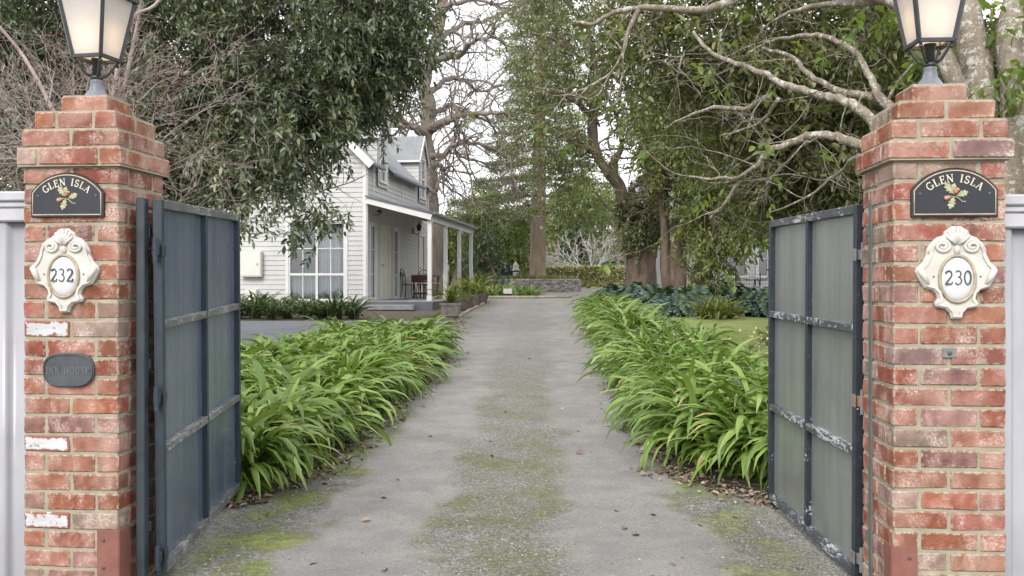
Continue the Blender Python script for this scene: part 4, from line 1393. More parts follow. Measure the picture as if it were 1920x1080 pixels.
# meter box, cable box, on the front wall
t = thing("meter_box", "cream meter box on the cottage front wall left of window", "meter box", house.matrix_basis @ Vector((-3.28, -.03, 1.28)), R(-7))
b = MB(); b.box((0, -.07, 0), (.60, .16, .72), None, ch=.015); b.build("cabinet", MAT['meter'], t)
b = MB(); b.box((.01, -.155, .0), (.54, .012, .64), None, ch=.004); dd = b.build("door", MAT['meter'], t)
b = MB(); b.box((.20, -.166, 0), (.03, .012, .08), None); b.build("handle", MAT['greybox'], dd)
t = thing("cable_box", "low cream utility box with grey conduit under the meter box", "utility box", house.matrix_basis @ Vector((-3.25, -.05, .12)), R(-7))
b = MB(); b.box((0, -.09, .22), (.32, .2, .46), None, ch=.015); b.build("cabinet", MAT['meter'], t)
b = MB(); b.box((.22, -.06, .25), (.09, .10, .20), None, ch=.015); b.tube([(.22, -.06, .16), (.22, -.06, -.1)], .018, 8); b.build("conduit", MAT['greybox'], t)


def wall_lamp(label, y, z, s=1.0):
    t = thing("wall_lantern", label, "wall lamp", house.matrix_basis @ Vector((.03, y, z)), R(-7))
    b = MB(); b.box((.01, 0, 0), (.02, .09, .20), None, ch=.005); b.tube([(0.02, 0, -.06), (.12, 0, -.12), (.2, 0, -.08), (.2, 0, .0)], .012, 6); b.build("arm", MAT['iron'], t)
    b = MB(); b.lathe([(.03, 0), (.06, .03), (.085, .14), (.10, .16), (.05, .22), (.03, .25), (.012, .28), (.003, .33)], 6, Matrix.Translation((.2, 0, 0))); b.build("lantern", MAT['iron'], t)


wall_lamp("black wrought wall lantern on the cottage side under the verandah roof", 5.6, 2.5)
t = thing("wall_bracket", "small black curled bracket lamp on cottage wall near the verandah corner", "wall lamp", house.matrix_basis @ Vector((.03, .75, 2.72)), R(-7))
b = MB(); b.tube([(0, 0, -.02), (.12, 0, -.03), (.2, 0, .03), (.22, 0, .12), (.15, 0, .15), (.12, 0, .10)], .014, 6); b.build("arm", MAT['iron'], t)
b = MB(); b.lathe([(.03, -.05), (.06, -.02), (.07, .0), (.03, .03)], 10, Matrix.Translation((.13, 0, .08))); b.build("lamp_shade", MAT['iron'], t)


# verandah furniture
def wire_chair(label, loc, rz, mat, seatmat, group=None):
    t = thing("iron_chair", label, "chair", loc, rz, group)
    b = MB(); b.lathe([(.20, .44), (.21, .45), (.20, .465)], 16); b.build("seat", seatmat, t)
    for sx, sy in ((-1, -1), (1, -1), (1, 1), (-1, 1)):
        l = MB(); l.tube([(sx * .15, sy * .15, .44), (sx * .17, sy * .17, .2), (sx * .21, sy * .21, 0)], .012, 6); l.build("leg", mat, t)
    k = MB(); q = [(-.19, .17, .45)] + [(.20 * -math.cos(a), .20 + .03 * math.sin(a), .68 + .27 * math.sin(a)) for a in [PI * i / 12 for i in range(13)]] + [(.19, .17, .45)]
    k.tube(q, .013, 6)
    for sx in (-1, 1):
        s = []
        for i in range(18):
            a = i / 17 * 1.6 * 2 * PI; rr = .085 - .06 * i / 17
            s.append((sx * (.085 + rr * math.cos(a) * .9), .205, .76 + rr * math.sin(a)))
        k.tube(s, .008, 5)
        k.tube([(sx * .02, .19, .46), (sx * .05, .2, .6), (sx * .02, .205, .72)], .008, 5)
    k.build("backrest", mat, t); return t


hm = lambda x, y, z=DK: house.matrix_basis @ Vector((x, y, z))
t = thing("drop_leaf_table", "red brown timber table on the verandah deck beside the wall", "table", hm(.66, 4.75), R(-7))
b = MB(); b.box((0, 0, .735), (.75, 1.15, .035), None, ch=.006); b.build("tabletop", MAT['wood'], t)
b = MB(); b.box((0, -.585, .62), (.72, .022, .20), None, ch=.004); b.build("drop_leaf", MAT['wood'], t)
for sx, sy in ((-1, -1), (1, -1), (1, 1), (-1, 1)):
    l = MB(); l.lathe([(.028, 0), (.035, .06), (.022, .2), (.034, .38), (.024, .5), (.036, .60), (.036, .715)], 8, Matrix.Translation((sx * .30, sy * .48, 0))); l.build("leg", MAT['wood'], t)
b = MB(); b.box((0, 0, .16), (.05, .96, .05), None); b.box((0, -.48, .16), (.6, .04, .06), None); b.build("stretcher", MAT['wood'], t)
wire_chair("black scroll back iron chair against the cottage wall, nearer the camera", hm(.26, 3.95), R(75), MAT['iron'], MAT['iron'])
wire_chair("black scroll back iron chair behind the timber verandah table", hm(.35, 5.6), R(-5), MAT['iron'], MAT['iron'])
t = thing("timber_bench", "low red brown timber stool in front of the verandah table", "stool", hm(.98, 3.95), R(-7))
b = MB(); b.box((0, 0, .44), (.5, .32, .03), None, ch=.005); b.build("seat", MAT['wood'], t)
for sx in (-1, 1):
    l = MB(); l.box((sx * .21, -.12, .215), (.035, .035, .42), None); l.box((sx * .21, .12, .215), (.035, .035, .42), None); l.box((sx * .21, 0, .12), (.03, .22, .03), None); l.build("leg", MAT['wood'], t)
t = thing("door_mat", "dark flat mat on verandah deck before the door", "mat", hm(.45, 1.95, DK + .002), R(-7))
b = MB(); b.box((0, 0, .008), (.5, .8, .014), None, ch=.003); b.build("mat", MAT['room'], t)


# ------------------------------------------------------------------ strap leaved clumps
def strap_mesh(name, seed, nl, L, w, mat, spread=1.0, seg=8, stand=1.0):
    rg = np.random.default_rng(seed)
    V = []; Q = []; RV = []
    for i in range(nl):
        a = rg.random() * 2 * PI
        el = R(rg.uniform(38, 88)) if rg.random() < .55 else R(rg.uniform(55, 90))
        if stand < 1: el *= stand
        ll = L * rg.uniform(.6, 1.12); ww = w * rg.uniform(.75, 1.2)
        bend = rg.uniform(1.4, 2.7) * spread
        h = np.array([math.cos(a), math.sin(a), 0.0]); side = np.array([-math.sin(a), math.cos(a), 0])
        tw = rg.normal() * .5
        p = np.array([rg.normal() * .045, rg.normal() * .045, 0.0]); th = el
        v0 = rg.random()
        v0 *= .9
        if rg.random() < .012: v0 = 1.24
        browntip = rg.random() < .03
        if rg.random() < .12: ll *= .55
        b = len(V)
        drift = rg.normal() * .25
        for k in range(seg + 1):
            u = k / seg
            d = h * math.cos(th) + np.array([0, 0, 1]) * math.sin(th) + side * drift * u
            d /= np.linalg.norm(d)
            nrm = np.cross(side, d); nrm /= np.linalg.norm(nrm)
            sd = side * math.cos(tw * u) + nrm * math.sin(tw * u)
            wk = ww * (.55 + .9 * u if u < .5 else 1.0) * (1 if u < .72 else max(.06, 1 - ((u - .72) / .28) ** 1.7)) * .5
            ck = -nrm * wk * .42
            V += [p - sd * wk - ck, p, p + sd * wk - ck]
            RV += [1.15 if (browntip and u > .86) else v0 * .8 + .2 * u * rg.random()] * 3
            p = p + d * ll / seg
            th -= bend / seg * (.35 + 1.3 * u)
            if p[2] < .03 and k > 2: p[2] = .03; th = max(th, -.1)
        for k in range(seg):
            o = b + 3 * k
            Q += [(o, o + 1, o + 4, o + 3), (o + 1, o + 2, o + 5, o + 4)]
    o = build_np(name, np.array(V), Q, mat, None, None, RV, smooth=True)
    return o


def place_clumps(protos, spots, name, label, cat, group, rg, smin=.92, smax=1.18):
    for i, (x, d, sc) in enumerate(spots):
        src = protos[i % len(protos)]
        o = src if not src.get('used') else src.copy()
        if o is not src: COL.objects.link(o)
        src['used'] = 1
        o.name = name
        s = sc * rg.uniform(smin, smax)
        o.location = (x, d, H(d) - .01); o.rotation_euler = (rg.uniform(-.08, .08), rg.uniform(-.08, .08), rg.uniform(0, 6.28)); o.scale = (s, s, s * rg.uniform(.9, 1.1))
        tag(o, label, cat, group)
    for p in protos:
        for o in [q for q in COL.objects if q.data == p.data]:
            if 'used' in o: del o['used']


def fill(rows, step, rg, jit=.35):
    """spots on a staggered grid between left and right edges given as rows (d, x_left, x_right)"""
    out = []; d = rows[0][0]; k = 0
    ds = [r[0] for r in rows]
    while d <= rows[-1][0]:
        xl = np.interp(d, ds, [r[1] for r in rows]); xr = np.interp(d, ds, [r[2] for r in rows])
        n = max(1, int(round((xr - xl) / step)))
        for i in range(n + 1):
            x = xl + (xr - xl) * (i + (.25 if k % 2 else -.05)) / max(n, 1)
            if x > xr + .05: continue
            out.append((x + rg.uniform(-jit, jit) * step * .5, d + rg.uniform(-jit, jit) * step * .7, 1.0))
        d += step * .95; k += 1
    return out


rg = random.Random(21)
AG = [strap_mesh("agapanthus_clump", 100 + i, 165, .86, .046, MAT['agap'], 1.36) for i in range(7)]
left_rows = [(6.75, -3.2, -1.92), (7.6, -3.3, -1.80), (10, -3.2, -1.64), (12, -3.0, -1.50), (14, -2.65, -1.36), (15.8, -2.3, -1.40)]
place_clumps(AG, fill(left_rows, .40, rg), "agapanthus_clump", "bright green strappy clump in the border left of the driveway", "agapanthus", "agapanthus clumps in the left border", rg)
AG2 = [strap_mesh("agapanthus_clump", 200 + i, 165, .86, .046, MAT['agap'], 1.36) for i in range(7)]
right_rows = [(6.85, 2.15, 2.8), (7.3, 1.56, 2.75), (10, 1.66, 2.55), (12.5, 1.80, 2.45), (15, 1.93, 2.45), (18, 2.03, 2.45), (21, 2.10, 2.4), (23.5, 2.15, 2.4)]
place_clumps(AG2, fill(right_rows, .40, rg), "agapanthus_clump", "bright green strappy clump in the border right of the driveway", "agapanthus", "agapanthus clumps in the right border", rg)
AD = [strap_mesh("strap_leaf_clump", 300 + i, 60, .62, .034, MAT['agap_dark']) for i in range(3)]
place_clumps(AD, [(-8.2 + .40 * i + rg.uniform(-.07, .07), 22.55 + .15 * (i % 2) + rg.uniform(-.1, .1), 1.15) for i in range(12)] + [(-8.4 + .42 * i + rg.uniform(-.07, .07), 23.7 + rg.uniform(-.15, .15), 1.15) for i in range(11)], "strap_leaf_clump", "dark green strappy clump along the foot of the cottage front wall", "border plant", "strappy clumps along the cottage wall", rg)
AF = [strap_mesh("strap_leaf_clump", 330 + i, 50, .7, .04, MAT['agap']) for i in range(2)]
place_clumps(AF, [(X(px, d), d, 1.0) for px, d in ((925, 37.5), (940, 38), (958, 38), (975, 37.6), (992, 38), (1006, 38.6), (905, 38.6), (890, 38), (872, 38.5), (850, 39), (985, 39), (950, 39.3), (915, 39.5))], "strap_leaf_clump", "small green strappy clump in the far bed before the stone planter", "border plant", "strappy clumps in the far bed", rg)
AY = [strap_mesh("strap_leaf_clump", 340 + i, 60, .75, .035, MAT['agap_pot']) for i in range(2)]
place_clumps(AY, [(X(px, d), d, .95) for px, d in ((1322, 22.6), (1345, 22.4), (1368, 22.7))], "strap_leaf_clump", "yellow green strappy clump between the lobed dark plants at the lawn edge", "border plant", "strappy clumps at the lawn edge", rg)


# ------------------------------------------------------------------ potted plants along the verandah
def potted(label_pot, label_pl, px, d, kind, seed, sc=1.0):
    p = (X(px, d), d, H(d) + .012)
    t = thing("planter_pot", label_pot, "plant pot", p, R(-7))
    b = MB()
    if kind == 'square':
        for z0, z1, a, c in ((0, .05, .20, .20), (.05, .27, .19, .215), (.27, .33, .235, .235)):
            b.add([(-a, -a, z0), (a, -a, z0), (a, a, z0), (-a, a, z0), (-c, -c, z1), (c, -c, z1), (c, c, z1), (-c, c, z1)], [(3, 2, 1, 0), (4, 5, 6, 7), (0, 1, 5, 4), (1, 2, 6, 5), (2, 3, 7, 6), (3, 0, 4, 7)])
        b.build("pot", MAT['pot'], t)
        h = .33
        s = MB(); s.box((0, 0, .333), (.42, .42, .02)); s.build("soil", MAT['soil'], t)
    else:
        b.lathe([(.14, 0), (.17, .08), (.21, .24), (.235, .31), (.24, .36), (.215, .36), (.21, .33), (.02, .325)], 20)
        b.build("pot", MAT['pot_dark'], t, smooth=False); h = .33
    pl_ = strap_mesh("potted_agapanthus", seed, 60, .80 * sc, .036, MAT['agap_pot'], spread=.9)
    pl_.location = (p[0], p[1], p[2] + h - .01); tag(pl_, label_pl, "potted plant")


potted("square weathered stone pot, nearest in the row beside the verandah", "yellow green strappy plant in the square stone pot", 845, 23.4, 'square', 400)
potted("round dark pot, second from the front beside the verandah", "yellow green strappy plant in the second pot beside the verandah", 872, 25.6, 'round', 401)
potted("round dark pot, third from the front beside the verandah", "tall strappy plant in the third pot beside the verandah", 889, 27.6, 'round', 402, 1.1)
potted("round dark pot, farthest in the row beside the verandah", "strappy plant in the farthest pot beside the verandah", 903, 29.8, 'round', 403, 1.15)
t = thing("garden_edging", "low pale edging strip along the drive below the verandah pots", "edging", (0, 0, 0))
b = MB(); q = [(X(862, 22.8), 22.8), (X(880, 25), 25), (X(905, 29), 29), (X(918, 33), 33)]
for a, c in zip(q[:-1], q[1:]): b.bar((a[0], a[1], H(a[1]) + .03), (c[0], c[1], H(c[1]) + .03), .07, .09)
b.build("kerb_strip", MAT['edge'], t)


# ------------------------------------------------------------------ lobed dark plants (right, under the trees)
def lobed_plant(seed, n=34, h=.62, L=.46):
    rg_ = np.random.default_rng(seed); V = []; F = []; RV = []
    for i in range(n):
        a = rg_.random() * 2 * PI; rr = rg_.random() ** .6
        st = np.array([math.cos(a) * rr * .55, math.sin(a) * rr * .55, h * (1.08 - .62 * rr * rr) * rg_.uniform(.75, 1.1)])
        l = L * rg_.uniform(.7, 1.15)
        fwd = np.array([math.cos(a), math.sin(a), -.45 - .5 * rr]); fwd /= np.linalg.norm(fwd)
        sd = np.array([-math.sin(a), math.cos(a), 0.0]); nm = np.cross(fwd, sd); nm *= np.sign(nm[2]) if nm[2] else 1
        v0 = rg_.random()
        up = [(.02, .10), (-.06, .30), (.10, .42), (.20, .20), (.26, .48), (.38, .46), (.40, .18), (.50, .42), (.62, .36), (.60, .14), (.72, .27), (.82, .20), (.80, .08), (1.0, .03)]
        b = len(V)
        for sgn in (1, -1):
            for (u, w) in up:
                V.append(st + fwd * l * u + sd * sgn * w * l - nm * (.18 * w * w * 2 + .22 * u * u) * l + nm * .02 * rg_.normal() * l); RV.append(v0)
        for k in range(6): V.append(st + fwd * l * (k / 5) - nm * .22 * (k / 5) ** 2 * l); RV.append(v0)
        m = len(up); c = b + 2 * m
        mids = [0, 0, 1, 1, 1, 2, 2, 2, 3, 3, 3, 4, 4, 5]
        for sg in (0, 1):
            for k in range(m - 1):
                i0, i1 = b + sg * m + k, b + sg * m + k + 1; c0, c1 = c + mids[k], c + mids[k + 1]
                if c0 == c1: F.append((c0, i0, i1, i1))
                else: F.append((c0, i0, i1, c1))
        # stalk
        p0 = np.array([math.cos(a) * .05, math.sin(a) * .05, 0.0])
        b = len(V); V += [p0 + sd * .008, p0 - sd * .008, st - sd * .006, st + sd * .006]; RV += [.4] * 4; F.append((b, b + 1, b + 2, b + 3))
    tri = [f for f in F]
    me = bpy.data.meshes.new("lobed_plant")
    me.from_pydata([tuple(v) for v in V], [], [tuple(dict.fromkeys(f)) for f in tri])
    at = me.attributes.new('rnd', 'FLOAT', 'POINT'); at.data.foreach_set('value', np.array(RV, dtype=np.float32))
    me.polygons.foreach_set('use_smooth', [True] * len(me.polygons))
    me.materials.append(MAT['philo']); me.update()
    o = bpy.data.objects.new("lobed_plant", me); COL.objects.link(o); return o


LPn = [lobed_plant(500 + i) for i in range(4)]
sp = []
for px, d in ((1140, 26.8), (1168, 26.2), (1160, 28.6), (1190, 25.6), (1215, 24.6), (1240, 23.6), (1268, 22.9), (1290, 23.3), (1235, 25.2), (1262, 24.8), (1288, 25),
              (1195, 27.6), (1225, 27.2), (1312, 24.6), (1340, 24.4), (1365, 24.0), (1392, 23.4), (1415, 23.0), (1440, 22.8), (1465, 22.7), (1380, 25.2), (1410, 24.8), (1440, 24.6), (1470, 24.5), (1500, 23), (1530, 23.2),
              (1330, 26.3), (1360, 26.6), (1400, 26.6), (1440, 26.6), (1480, 26.4)):
    d += .7; sp.append((X(px, d), d, .90))
place_clumps(LPn, sp, "lobed_plant", "glossy dark plant with big lobed leaves massed under the trees right of the drive", "shrub", "lobed dark plants under the right trees", rg)


# ------------------------------------------------------------------ trees
def tree(name, label, cat, px, d, group=None):
    p = ground_at(px, d)
    return thing(name, label, cat, p, 0, group), p


NL = 0
# dark evergreen over the cottage front
t, p0 = tree("evergreen_tree", "dense dark evergreen tree hanging over the cottage's front wall", "tree", 330, 16)
rr = random.Random(3); mb = MB()
tr_ = limb(mb, [p0, p0 + Vector((.2, 0, 1.5)), p0 + Vector((.1, -.2, 3.2)), p0 + Vector((.5, 0, 5.5)), p0 + Vector((.9, 0, 8))], .24, .08, 10)
for (q, a) in (((520, 250), 15), ((640, 200), 15.5), ((600, 360), 14.5), ((480, 380), 14), ((300, 200), 14), ((120, 150), 15), ((700, 80), 16), ((560, 60), 15), ((380, 40), 15), ((200, 320), 14.5)):
    e = P(q[0], q[1], a); s = tr_[rr.randint(8, 16)]
    ql = limb(mb, [s, s.lerp(e, .5) + Vector((0, rr.uniform(-.3, .3), rr.uniform(-.1, .5))), e], .08, .015, 6, 5, rr, .03)
    for k in range(5): grow(mb, rr, ql[rr.randint(3, len(ql) - 1)], Vector((rr.gauss(0, 1), rr.gauss(0, 1), rr.gauss(0, .6))), .7, .014, 1, minr=.004)
mb.build("trunk", MAT['bark_dark'], t, True, p0)
bl = [blob(575, 70, 190, 16), blob(700, 45, 112, 16.5), blob(655, 140, 92, 16), blob(575, 228, 74, 15.2), blob(510, 285, 62, 14.4), blob(460, 240, 130, 15.5), blob(452, 318, 48, 14.2),
      blob(300, 120, 180, 16), blob(260, 300, 130, 15.5), blob(120, 80, 165, 16), blob(50, 290, 120, 15), blob(390, 330, 70, 14.4), blob(738, 100, 56, 16.6),
      blob(585, 385, 20, 14, .4), blob(540, 345, 28, 14, .4), blob(600, 415, 13, 14, .35), blob(560, 418, 16, 14, .4), blob(170, 200, 140, 16.5), blob(330, 230, 110, 16.5), blob(40, 170, 130, 16.5), blob(440, 385, 20, 13.8, .4),
      blob(520, -90, 150, 16.5, .6), blob(715, -60, 80, 17, .8), blob(220, -90, 170, 16.5, .6), blob(-100, 120, 150, 16, .5)]  # lobes mostly above the view, added for shade, thinned to let light in
NL += crown(t, p0, bl, MAT['leaf_dark'], 5.4, .20, 9, .34, 10, .125, .044, 31, droop=.35)

# big right-hand tree whose limbs reach over the drive
t, p0 = tree("spreading_tree", "big lichened tree behind right pillar with pale limbs reaching left", "tree", 1835, 7.0)
mb = MB(); rr = random.Random(5); tips = []
D = 7.0
trunk = limb(mb, [p0, P(1838, 700, D), P(1845, 400, D), P(1840, 250, 7.0), P(1832, 140, 7.1), P(1815, 40, 7.2), P(1795, -120, 7.4)], .15, .10, 12)
limb(mb, [P(1845, 480, 7.0), P(1900, 330, 6.9), P(1905, 180, 6.9), P(1895, 60, 7.0), P(1930, -80, 7.2)], .13, .09, 10)
limb(mb, [P(1822, 230, 7.05), P(1790, 150, 7.0), P(1745, 60, 7.1), P(1690, 10, 7.3), P(1620, -20, 7.6), P(1540, -50, 8)], .075, .05, 9)
BR = []
BR.append(limb(mb, [P(1842, 380, 7.0), P(1720, 330, 7.0), P(1660, 270, 7.1), P(1632, 222, 7.2), P(1590, 190, 7.3), P(1540, 180, 7.5), P(1480, 163, 7.7), P(1440, 140, 7.9), P(1390, 122, 8.1), P(1335, 100, 8.4), P(1300, 60, 8.6)], .060, .014, 9, 5, rr, .010))
BR.append(limb(mb, [P(1840, 300, 7.0), P(1740, 250, 7.3), P(1690, 215, 7.4), P(1640, 183, 7.6), P(1570, 168, 7.8), P(1520, 140, 8.0), P(1480, 105, 8.2), P(1430, 90, 8.5)], .055, .014, 9, 5, rr, .010))
BR.append(limb(mb, [P(1842, 440, 7.0), P(1740, 330, 6.8), P(1660, 285, 6.8), P(1610, 270, 6.9), P(1560, 255, 7.0), P(1510, 256, 7.1), P(1465, 275, 7.2), P(1435, 288, 7.3), P(1415, 315, 7.4), P(1385, 332, 7.5), P(1340, 334, 7.7), P(1288, 333, 8.0)], .055, .009, 9, 5, rr, .010))
BR.append(limb(mb, [P(1395, 330, 7.5), P(1375, 355, 7.6), P(1355, 388, 7.7), P(1330, 410, 7.9)], .022, .008, 7, 4, rr, .006))
BR.append(limb(mb, [P(1690, 215, 7.4), P(1655, 188, 7.5), P(1635, 150, 7.6), P(1618, 118, 7.7), P(1590, 88, 7.8), P(1540, 66, 8.0), P(1490, 70, 8.2), P(1440, 80, 8.5), P(1400, 100, 8.8)], .042, .012, 8, 5, rr, .010))
BR.append(limb(mb, [P(1440, 180, 8.2), P(1395, 205, 8.5), P(1340, 200, 8.8), P(1290, 218, 9.2), P(1245, 240, 9.6)], .030, .010, 7, 4, rr, .010))
BR.append(limb(mb, [P(1460, 185, 8.2), P(1440, 215, 8.4), P(1400, 240, 8.6), P(1350, 255, 8.9)], .022, .007, 6, 4, rr, .010))
BR.append(limb(mb, [P(1700, 0, 7.4), P(1600, 5, 7.8), P(1500, 18, 8.3), P(1450, 40, 8.6)], .045, .012, 8, 4, rr, .010))
BR.append(limb(mb, [P(1560, -60, 8.0), P(1440, -30, 7.6), P(1370, 2, 7.4), P(1320, 18, 7.3), P(1260, 17, 7.2), P(1200, 14, 7.2), P(1150, 24, 7.2), P(1110, 45, 7.3), P(1080, 40, 7.5)], .045, .012, 9, 5, rr, .006))
BR.append(limb(mb, [P(1196, 18, 7.2), P(1180, 55, 7.2), P(1170, 95, 7.2), P(1150, 130, 7.3), P(1115, 158, 7.4), P(1075, 175, 7.6), P(1050, 180, 7.8)], .020, .005, 7, 5, rr, .005))
BR.append(limb(mb, [P(1168, 100, 7.2), P(1165, 150, 7.3), P(1150, 195, 7.4), P(1110, 225, 7.6)], .010, .004, 6, 4, rr, .006))
BR.append(limb(mb, [P(1610, 290, 7.5), P(1570, 325, 7.8), P(1510, 370, 8.0), P(1440, 400, 8.4)], .018, .006, 6, 4, rr, .010))
BR.append(limb(mb, [P(1660, 200, 7.6), P(1680, 160, 7.8), P(1720, 110, 8.0)], .018, .008, 6, 4, rr, .006))
gnarl(mb, .010, 9.0)
for q in BR:
    m = len(q)
    for k in range(max(3, m // 6)):
        i = rr.randint(m // 3, m - 2)
        dv = (q[i + 1] - q[i]).normalized()
        grow(mb, rr, q[i], dv * .7 + Vector((rr.gauss(0, .8), rr.gauss(0, .8), rr.gauss(0, .7))), rr.uniform(.3, .7), .0062, 2, wig=.45, nch=(1, 3), minr=.0020, tips=tips)
mb.build("trunk", MAT['bark_lichen'], t, True, p0)
rg2 = np.random.default_rng(77)
T = np.array([tuple(a) for a, b in tips]); O = np.array([tuple(b) for a, b in tips])
keep = rg2.random(len(T)) < .22
v, q, rv, sv, sf = twig_leaves(T[keep], O[keep], rg2, .16, 5, .085, .042, .5, .8)
# large leaves near the pillar top and an upper canopy
T2, O2 = crown_pts([blob(1895, 50, 50, 6.6, .9), blob(1905, 130, 36, 6.6, .7), blob(1760, 90, 40, 7.6, .7), blob(1700, -60, 120, 8, .6), blob(1900, -90, 90, 7.5, .6)], 4.5, .12, 5, rg2, .4)
v2, q2, rv2, sv2, sf2 = twig_leaves(T2, O2, rg2, .18, 6, .10, .052, .5, .6)
build_np("crown", np.concatenate([v, v2]), np.concatenate([q, q2 + len(v)]), MAT['leaf_near'], t, p0, np.concatenate([rv, rv2]))

# dense canopy behind those limbs
t, p0 = tree("canopy_tree", "dense olive green evergreen tree filling the right behind pale limbs", "tree", 1640, 13)
mb = MB(); rr = random.Random(8)
tr_ = limb(mb, [p0, p0 + Vector((-.2, 0, 1.6)), p0 + Vector((.1, .1, 3.5)), p0 + Vector((0, .2, 6))], .28, .1, 10)
for q, a in (((1350, 200), 11.5), ((1450, 330), 12), ((1250, 120), 11.5), ((1550, 150), 12), ((1700, 200), 13), ((1500, 60), 11.5), ((1560, 360), 12), ((1800, 250), 13)):
    e = P(q[0], q[1], a); s = tr_[rr.randint(4, 12)]
    ql = limb(mb, [s, s.lerp(e, .5) + Vector((0, rr.uniform(-.3, .3), rr.uniform(0, .6))), e], .08, .015, 6, 5, rr, .04)
    for k in range(4): grow(mb, rr, ql[rr.randint(3, len(ql) - 1)], Vector((rr.gauss(0, 1), rr.gauss(0, 1), rr.gauss(0, .6))), .9, .016, 2, minr=.004, wig=.5)
mb.build("trunk", MAT['bark_grey'], t, True, p0)
bl = [blob(1400, 60, 150, 12), blob(1235, 70, 82, 12), blob(1560, 80, 150, 12.5), blob(1375, 205, 90, 12.5), blob(1500, 220, 130, 12.5), blob(1640, 180, 120, 13), blob(1440, 325, 80, 13), blob(1540, 350, 110, 13),
      blob(1640, 330, 100, 13.5), blob(1505, 405, 58, 13.5), blob(1580, 440, 80, 13.5), blob(1750, 250, 150, 14), blob(1880, 200, 140, 14), blob(1720, 420, 110, 14), blob(1880, 400, 110, 14.5),
      blob(1165, 40, 62, 11.5, .7), blob(1165, 130, 42, 11.5, .55), blob(1350, -70, 110, 12.5, .5), blob(1650, -60, 150, 13, .5), blob(1900, -30, 130, 13.5, .5), blob(1250, 175, 42, 12, .8)]
NL += crown(t, p0, bl, MAT['leaf_olive'], 6.2, .20, 8, .30, 9, .105, .045, 33, droop=.3)
# a deeper tree behind closes the gaps low down on the right
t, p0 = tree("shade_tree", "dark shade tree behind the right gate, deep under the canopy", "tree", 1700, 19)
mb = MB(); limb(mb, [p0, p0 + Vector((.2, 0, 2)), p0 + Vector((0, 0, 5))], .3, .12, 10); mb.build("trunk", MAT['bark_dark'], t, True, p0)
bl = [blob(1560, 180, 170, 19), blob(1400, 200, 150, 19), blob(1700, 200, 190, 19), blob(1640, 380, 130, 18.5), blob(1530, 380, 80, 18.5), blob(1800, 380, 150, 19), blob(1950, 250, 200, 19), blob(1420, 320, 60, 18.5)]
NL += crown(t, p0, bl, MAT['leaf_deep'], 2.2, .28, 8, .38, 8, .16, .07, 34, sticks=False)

# twin trunked tree with hanging low foliage
t, p0 = tree("twin_trunk_tree", "twin trunked tree with low hanging yellow green foliage over dark plants", "tree", 1262, 28.5)
mb = MB(); rr = random.Random(9)
limb(mb, [ground_at(1251, 28.5), P(1249, 500, 28.5), P(1245, 400, 28.5), P(1238, 250, 28.5), P(1225, 120, 28.5)], .19, .09, 10)
limb(mb, [ground_at(1276, 28.3), P(1275, 500, 28.3), P(1280, 420, 28.3), P(1290, 300, 28), P(1310, 180, 28)], .23, .10, 10)
limb(mb, [ground_at(1262, 28.4), P(1262, 510, 28.4), P(1264, 430, 28.4), P(1270, 300, 28.3)], .14, .06, 8)
gnarl(mb, .07, 3.0)
for k in range(14): grow(mb, rr, P(rr.uniform(1240, 1300), rr.uniform(200, 400), 28.3), Vector((rr.gauss(0, 1), rr.gauss(0, 1), rr.gauss(.2, .5))), 2.2, .05, 2, minr=.008, wig=.4)
mb.build("trunk", MAT['bark_brown'], t, True, p0)
bl = [blob(1262, 300, 55, 28), blob(1325, 335, 70, 27.5), blob(1342, 415, 58, 26.5), blob(1338, 470, 36, 26.3), blob(1290, 230, 90, 28), blob(1395, 385, 48, 27), blob(1435, 375, 50, 27), blob(1225, 220, 55, 28.5, .8), blob(1300, 400, 36, 27.8, .6), blob(1380, 440, 22, 26.8, .5)]
NL += crown(t, p0, bl, MAT['leaf_yellow'], 2.4, .26, 8, .38, 9, .17, .075, 35, droop=.6)

# leaning dark trunk
t, p0 = tree("leaning_tree", "dark thick trunk leaning right beside the twin trunked tree", "tree", 1303, 31)
mb = MB(); limb(mb, [p0, P(1310, 530, 31), P(1322, 480, 31), P(1345, 380, 31), P(1370, 200, 31)], .42, .14, 10); mb.build("trunk", MAT['bark_dark'], t, True, p0)
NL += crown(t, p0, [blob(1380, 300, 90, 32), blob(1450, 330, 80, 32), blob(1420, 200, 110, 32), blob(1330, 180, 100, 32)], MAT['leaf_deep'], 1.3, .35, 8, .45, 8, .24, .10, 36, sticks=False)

# big forked ivy tree
t, p0 = tree("forked_tree", "massive forked trunk tree with creeper at the drive's right bend", "tree", 1200, 33)
mb = MB(); rr = random.Random(12)
limb(mb, [p0, P(1202, 540, 33), P(1203, 505, 33), P(1205, 462, 33)], .64, .44, 22)
limb(mb, [P(1192, 480, 33), P(1182, 440, 33), P(1170, 390, 33), P(1163, 350, 33), P(1145, 325, 33), P(1122, 300, 33), P(1110, 240, 33), P(1120, 150, 33), P(1100, 40, 33)], .34, .10, 12)
limb(mb, [P(1215, 480, 33), P(1222, 440, 33), P(1224, 370, 33), P(1220, 280, 33), P(1235, 180, 33), P(1250, 60, 33)], .32, .10, 12)
limb(mb, [P(1160, 350, 33), P(1150, 310, 33), P(1165, 270, 33), P(1150, 200, 33)], .2, .08, 9)
limb(mb, [P(1160, 400, 33), P(1130, 380, 33), P(1115, 360, 33)], .08, .03, 7)
limb(mb, [P(1118, 290, 33), P(1070, 260, 32.5), P(1020, 240, 32)], .14, .03, 7); limb(mb, [P(1115, 220, 33), P(1060, 180, 32.5), P(1000, 170, 32)], .12, .03, 7); limb(mb, [P(1112, 130, 33), P(1050, 80, 32.5), P(990, 60, 32)], .10, .03, 7)
gnarl(mb, .13, 2.0)
